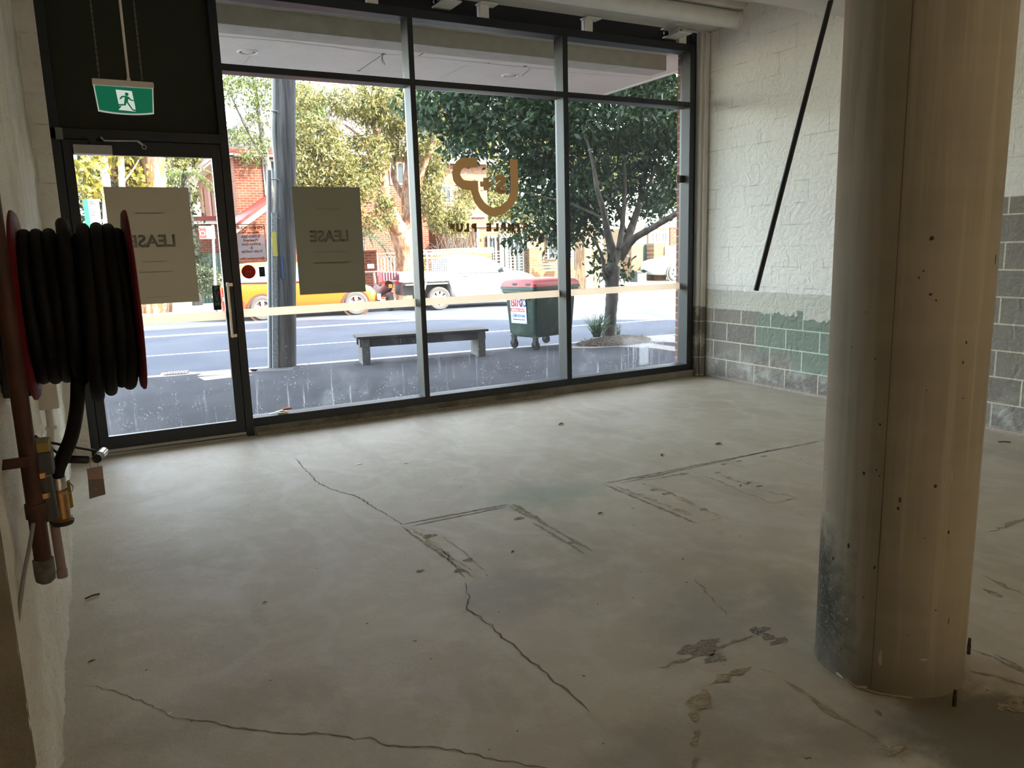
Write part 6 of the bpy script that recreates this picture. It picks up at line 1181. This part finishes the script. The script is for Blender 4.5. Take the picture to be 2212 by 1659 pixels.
# white tray ute
s0, _v = uv(at(862, 600, Y=13.0)); s0 += .12; V1 = 9.20; sc_, _ = uv(at(972, 600, Y=12.9)); cs = sc_-s0; sw_, _ = uv(at(948, 640, Y=12.9)); sf, _ = uv(at(1172, 600, Y=12.5))
t = thing('tray_ute', 'white tray-back ute with ladder rack parked across the road behind the waste bin', 'ute', S(s0, V1, ZR), 'parked vehicles across the road')
F = sf-s0; a = cs
L = [(a, .30, .90, 1.34, .84, .96), (a+.05, .24, .94, 1.44, .76, 1), (a+.4, .22, .94, 1.485, .74, 1), (a+1.0, .22, .93, 1.47, .74, 1), (a+1.25, .22, .93, 1.38, .76, 1), (a+1.55, .22, .93, 1.16, .80, 1), (a+1.80, .22, .93, 1.02, .88, 1), (a+2.2, .22, .89, .97, .88, .99), (F-.25, .24, .80, .88, .88, .96), (F-.05, .30, .66, .72, .88, .90), (F, .36, .55, .58, .9, .84)]
shell('cab_body', L, .86, ZR, s0, V1, whp, t)
sidepoly('side_window', [(a+.20, .99, .01), (a+1.58, .97, .0), (a+1.20, 1.34, .17), (a+.24, 1.37, .18)], V1-.004, ZR, s0, mat('bright_glass', (.42, .50, .54), rough=.05, spec=1.), t)
sidepoly('door_handle', [(a+.35, .86, 0), (a+.50, .87, 0), (a+.50, .90, 0), (a+.35, .89, 0)], V1-.03, ZR, s0, trim_, t, .02)
MB().tube([S(s0+a+1.42, V1+.02, ZR+1.00), S(s0+a+1.52, V1-.12, ZR+1.05)], [.05, .08], 10).build('mirror', trim_, t, smooth=True)
m = SB().sbox(s0, s0+a-.03, V1-.02, V1+1.74, ZR+.78, ZR+1.03); m.build('tray', whp, t, bevel=.01); SB().sbox(s0+.05, s0+a-.05, V1+.02, V1+1.70, ZR+.70, ZR+.78).build('tray_frame', mat('chassis', (.10, .095, .09), rough=.8), t); SB().sbox(s0+.05, s0+a+.2, V1+.40, V1+1.3, ZR+.42, ZR+.70).build('chassis', MATS['chassis'], t)
for k in range(4): SB().sbox(s0+.15+k*.5, s0+.22+k*.5, V1-.035, V1-.02, ZR+.80, ZR+.86).build('tray_latch', galv, t)
wx = sw_-s0
for s_a, s_b in (((wx-.50, .32), (wx-.36, .76)), ((wx+.52, .32), (wx+.32, .76))): sidepoly('mudguard_stay', [(s_a[0]-.03, s_a[1], 0), (s_a[0]+.03, s_a[1], 0), (s_b[0]+.03, s_b[1], 0), (s_b[0]-.03, s_b[1], 0)], V1+.0, ZR, s0, whp, t, .03)
wheel(t, s0+wx, V1+.08, .315, ZR, galv, 8); wheel(t, s0+F-.75, V1+.05, .315, ZR, galv, 8); wheel(t, s0+wx, V1+1.6, .315, ZR, galv, 8)
c = S(s0+F-.75, V1-.004, ZR+.31); m = MB().lathe([(0, 0), (.37, 0), (.37, .05), (0, .05)], (0, 0, 0), 'Y', 32); m.v = [T@q+c for q in m.v]; m.build('wheel_arch', trim_, t)
# ladder rack: frame behind the cab with mesh, rails forward over the roof
m = MB(); ra, rb = a-.62, a-.06; zt_, zb_ = 1.52, 1.03
for v in (V1+.10, V1+1.6): m.tube([S(s0+ra, v, ZR+zb_), S(s0+ra, v, ZR+zt_)], .022, 8).tube([S(s0+rb, v, ZR+zb_), S(s0+rb, v, ZR+zt_)], .022, 8).tube([S(s0+ra, v, ZR+zt_), S(s0+a+1.3, v, ZR+zt_+.05)], .020, 8).tube([S(s0+ra, v, ZR+zt_+.09), S(s0+a+1.3, v, ZR+zt_+.12)], .016, 8).tube([S(s0+a+1.3, v, ZR+zt_-.0), S(s0+a+1.3, v, ZR+zt_+.12)], .016, 8).tube([S(s0+ra, v, ZR+1.40), S(s0+rb, v, ZR+1.40)], .016, 8)
for s_ in (ra, rb, a+1.3): m.tube([S(s0+s_, V1+.1, ZR+zt_), S(s0+s_, V1+1.6, ZR+zt_)], .02, 8)
m.build('ladder_rack', whp, t, smooth=True)
m = MB()
for k in range(9): m.tube([S(s0+ra+.05+k*.06, V1+.10, ZR+1.03), S(s0+ra+.05+k*.06, V1+.10, ZR+1.40)], .007, 5)
for k in range(6): m.tube([S(s0+ra, V1+.10, ZR+1.06+k*.06), S(s0+rb, V1+.10, ZR+1.06+k*.06)], .007, 5)
m.build('side_mesh', blkm, t); SB().sbox(s0+rb-.02, s0+rb, V1+.2, V1+1.5, ZR+1.03, ZR+1.35).build('load_board', wf, t); reparent(t)
# scooter with pink crate behind the ute
q = at(843, 640, Y=13.6); t = thing('scooter', 'scooter with a pink crate on its rack between the orange hatchback and the ute', 'scooter', (q.x, 13.6, ZR)); pkc = mat('crate_pink', (.24, .09, .11), rough=.6)
pb('crate', 825, 861, 588, 13.5, .35, pkc, t, pyb=606)
for k in range(6): pb('crate_rib', 827+k*6, 828.5+k*6, 588, 13.47, .03, mat('crate_dark', (.12, .04, .05)), t, pyb=606)
m = MB(); qx = at(844, 610, Y=13.6).x; m.tube([(qx, 13.75, .55), (qx, 14.0, .42), (qx, 14.5, .30), (qx, 14.9, .45)], [.12, .16, .12, .08], 12).tube([(qx, 14.9, .40), (qx, 15.0, .85)], .04, 8).tube([(qx-.3, 14.98, .88), (qx+.3, 14.98, .88)], .02, 8).tube([(qx, 13.6, .30), (qx, 14.2, .25)], .06, 8); m.build('frame', mat('scooter_dark', (.10, .07, .075), rough=.5), t, smooth=True)
pb('number_plate', 840, 847, 614, 13.42, .02, aml, t, pyb=622)
for x in (828, 858): pb('tail_lamp', x-3, x+3, 607, 13.44, .04, tl_, t, pyb=614)
for yy in (13.75, 14.95):
    c = Vector((qx, yy, ZR+.24)); m = MB().lathe([(.15, -.05), (.23, -.05), (.24, 0), (.23, .05), (.15, .05)], (0, 0, 0), 'X', 28, True).lathe([(0, -.03), (.15, -.03), (.15, .03), (0, .03)], (0, 0, 0), 'X', 16); m.v = [v+c for v in m.v]; m.build('wheel', MATS['tyre'], t, smooth=True)
reparent(t)
# silver car at the far right, only its nose shows
q = at(1446, 612, Y=18.0); AR_, U_, V_, O_ = AR, U, V, O
th_ = -.05; AR = th_; U = Vector((math.cos(AR), math.sin(AR), 0)); V = Vector((-math.sin(AR), math.cos(AR), 0)); O = Vector((q.x-.78, 17.75, 0)); zr = -.06-.0
t = thing('silver_car', 'silver car nosing out at the far right edge of the right window', 'car', S(0, 0, zr))
L = [(0, .34, .52, .56, .9, .84), (.08, .26, .62, .68, .88, .90), (.35, .22, .74, .82, .88, .96), (.8, .20, .84, .92, .88, .99), (1.3, .19, .89, .99, .86, 1), (1.7, .19, .90, 1.2, .76, 1), (2.2, .19, .91, 1.42, .72, 1), (3.0, .19, .92, 1.46, .72, 1), (3.8, .2, .93, 1.38, .72, 1), (4.2, .3, .9, 1.0, .84, .93)]
shell('body', L, .88, zr, 0, 0, sil, t)
T = Matrix.Rotation(AR, 3, 'Z')
for wx in (.80, 3.3):
    c = S(wx, -.004, zr+.32); m = MB().lathe([(0, 0), (.39, 0), (.39, .05), (0, .05)], (0, 0, 0), 'Y', 32); m.v = [T@v+c for v in m.v]; m.build('wheel_arch', trim_, t); wheel(t, wx, .05, .32, zr, rimm)
sidepoly('side_window', [(1.5, .95, 0), (3.6, .95, 0), (3.4, 1.34, .17), (2.1, 1.34, .17)], -.003, zr, 0, cgl, t); reparent(t)
AR, U, V, O = AR_, U_, V_, O_
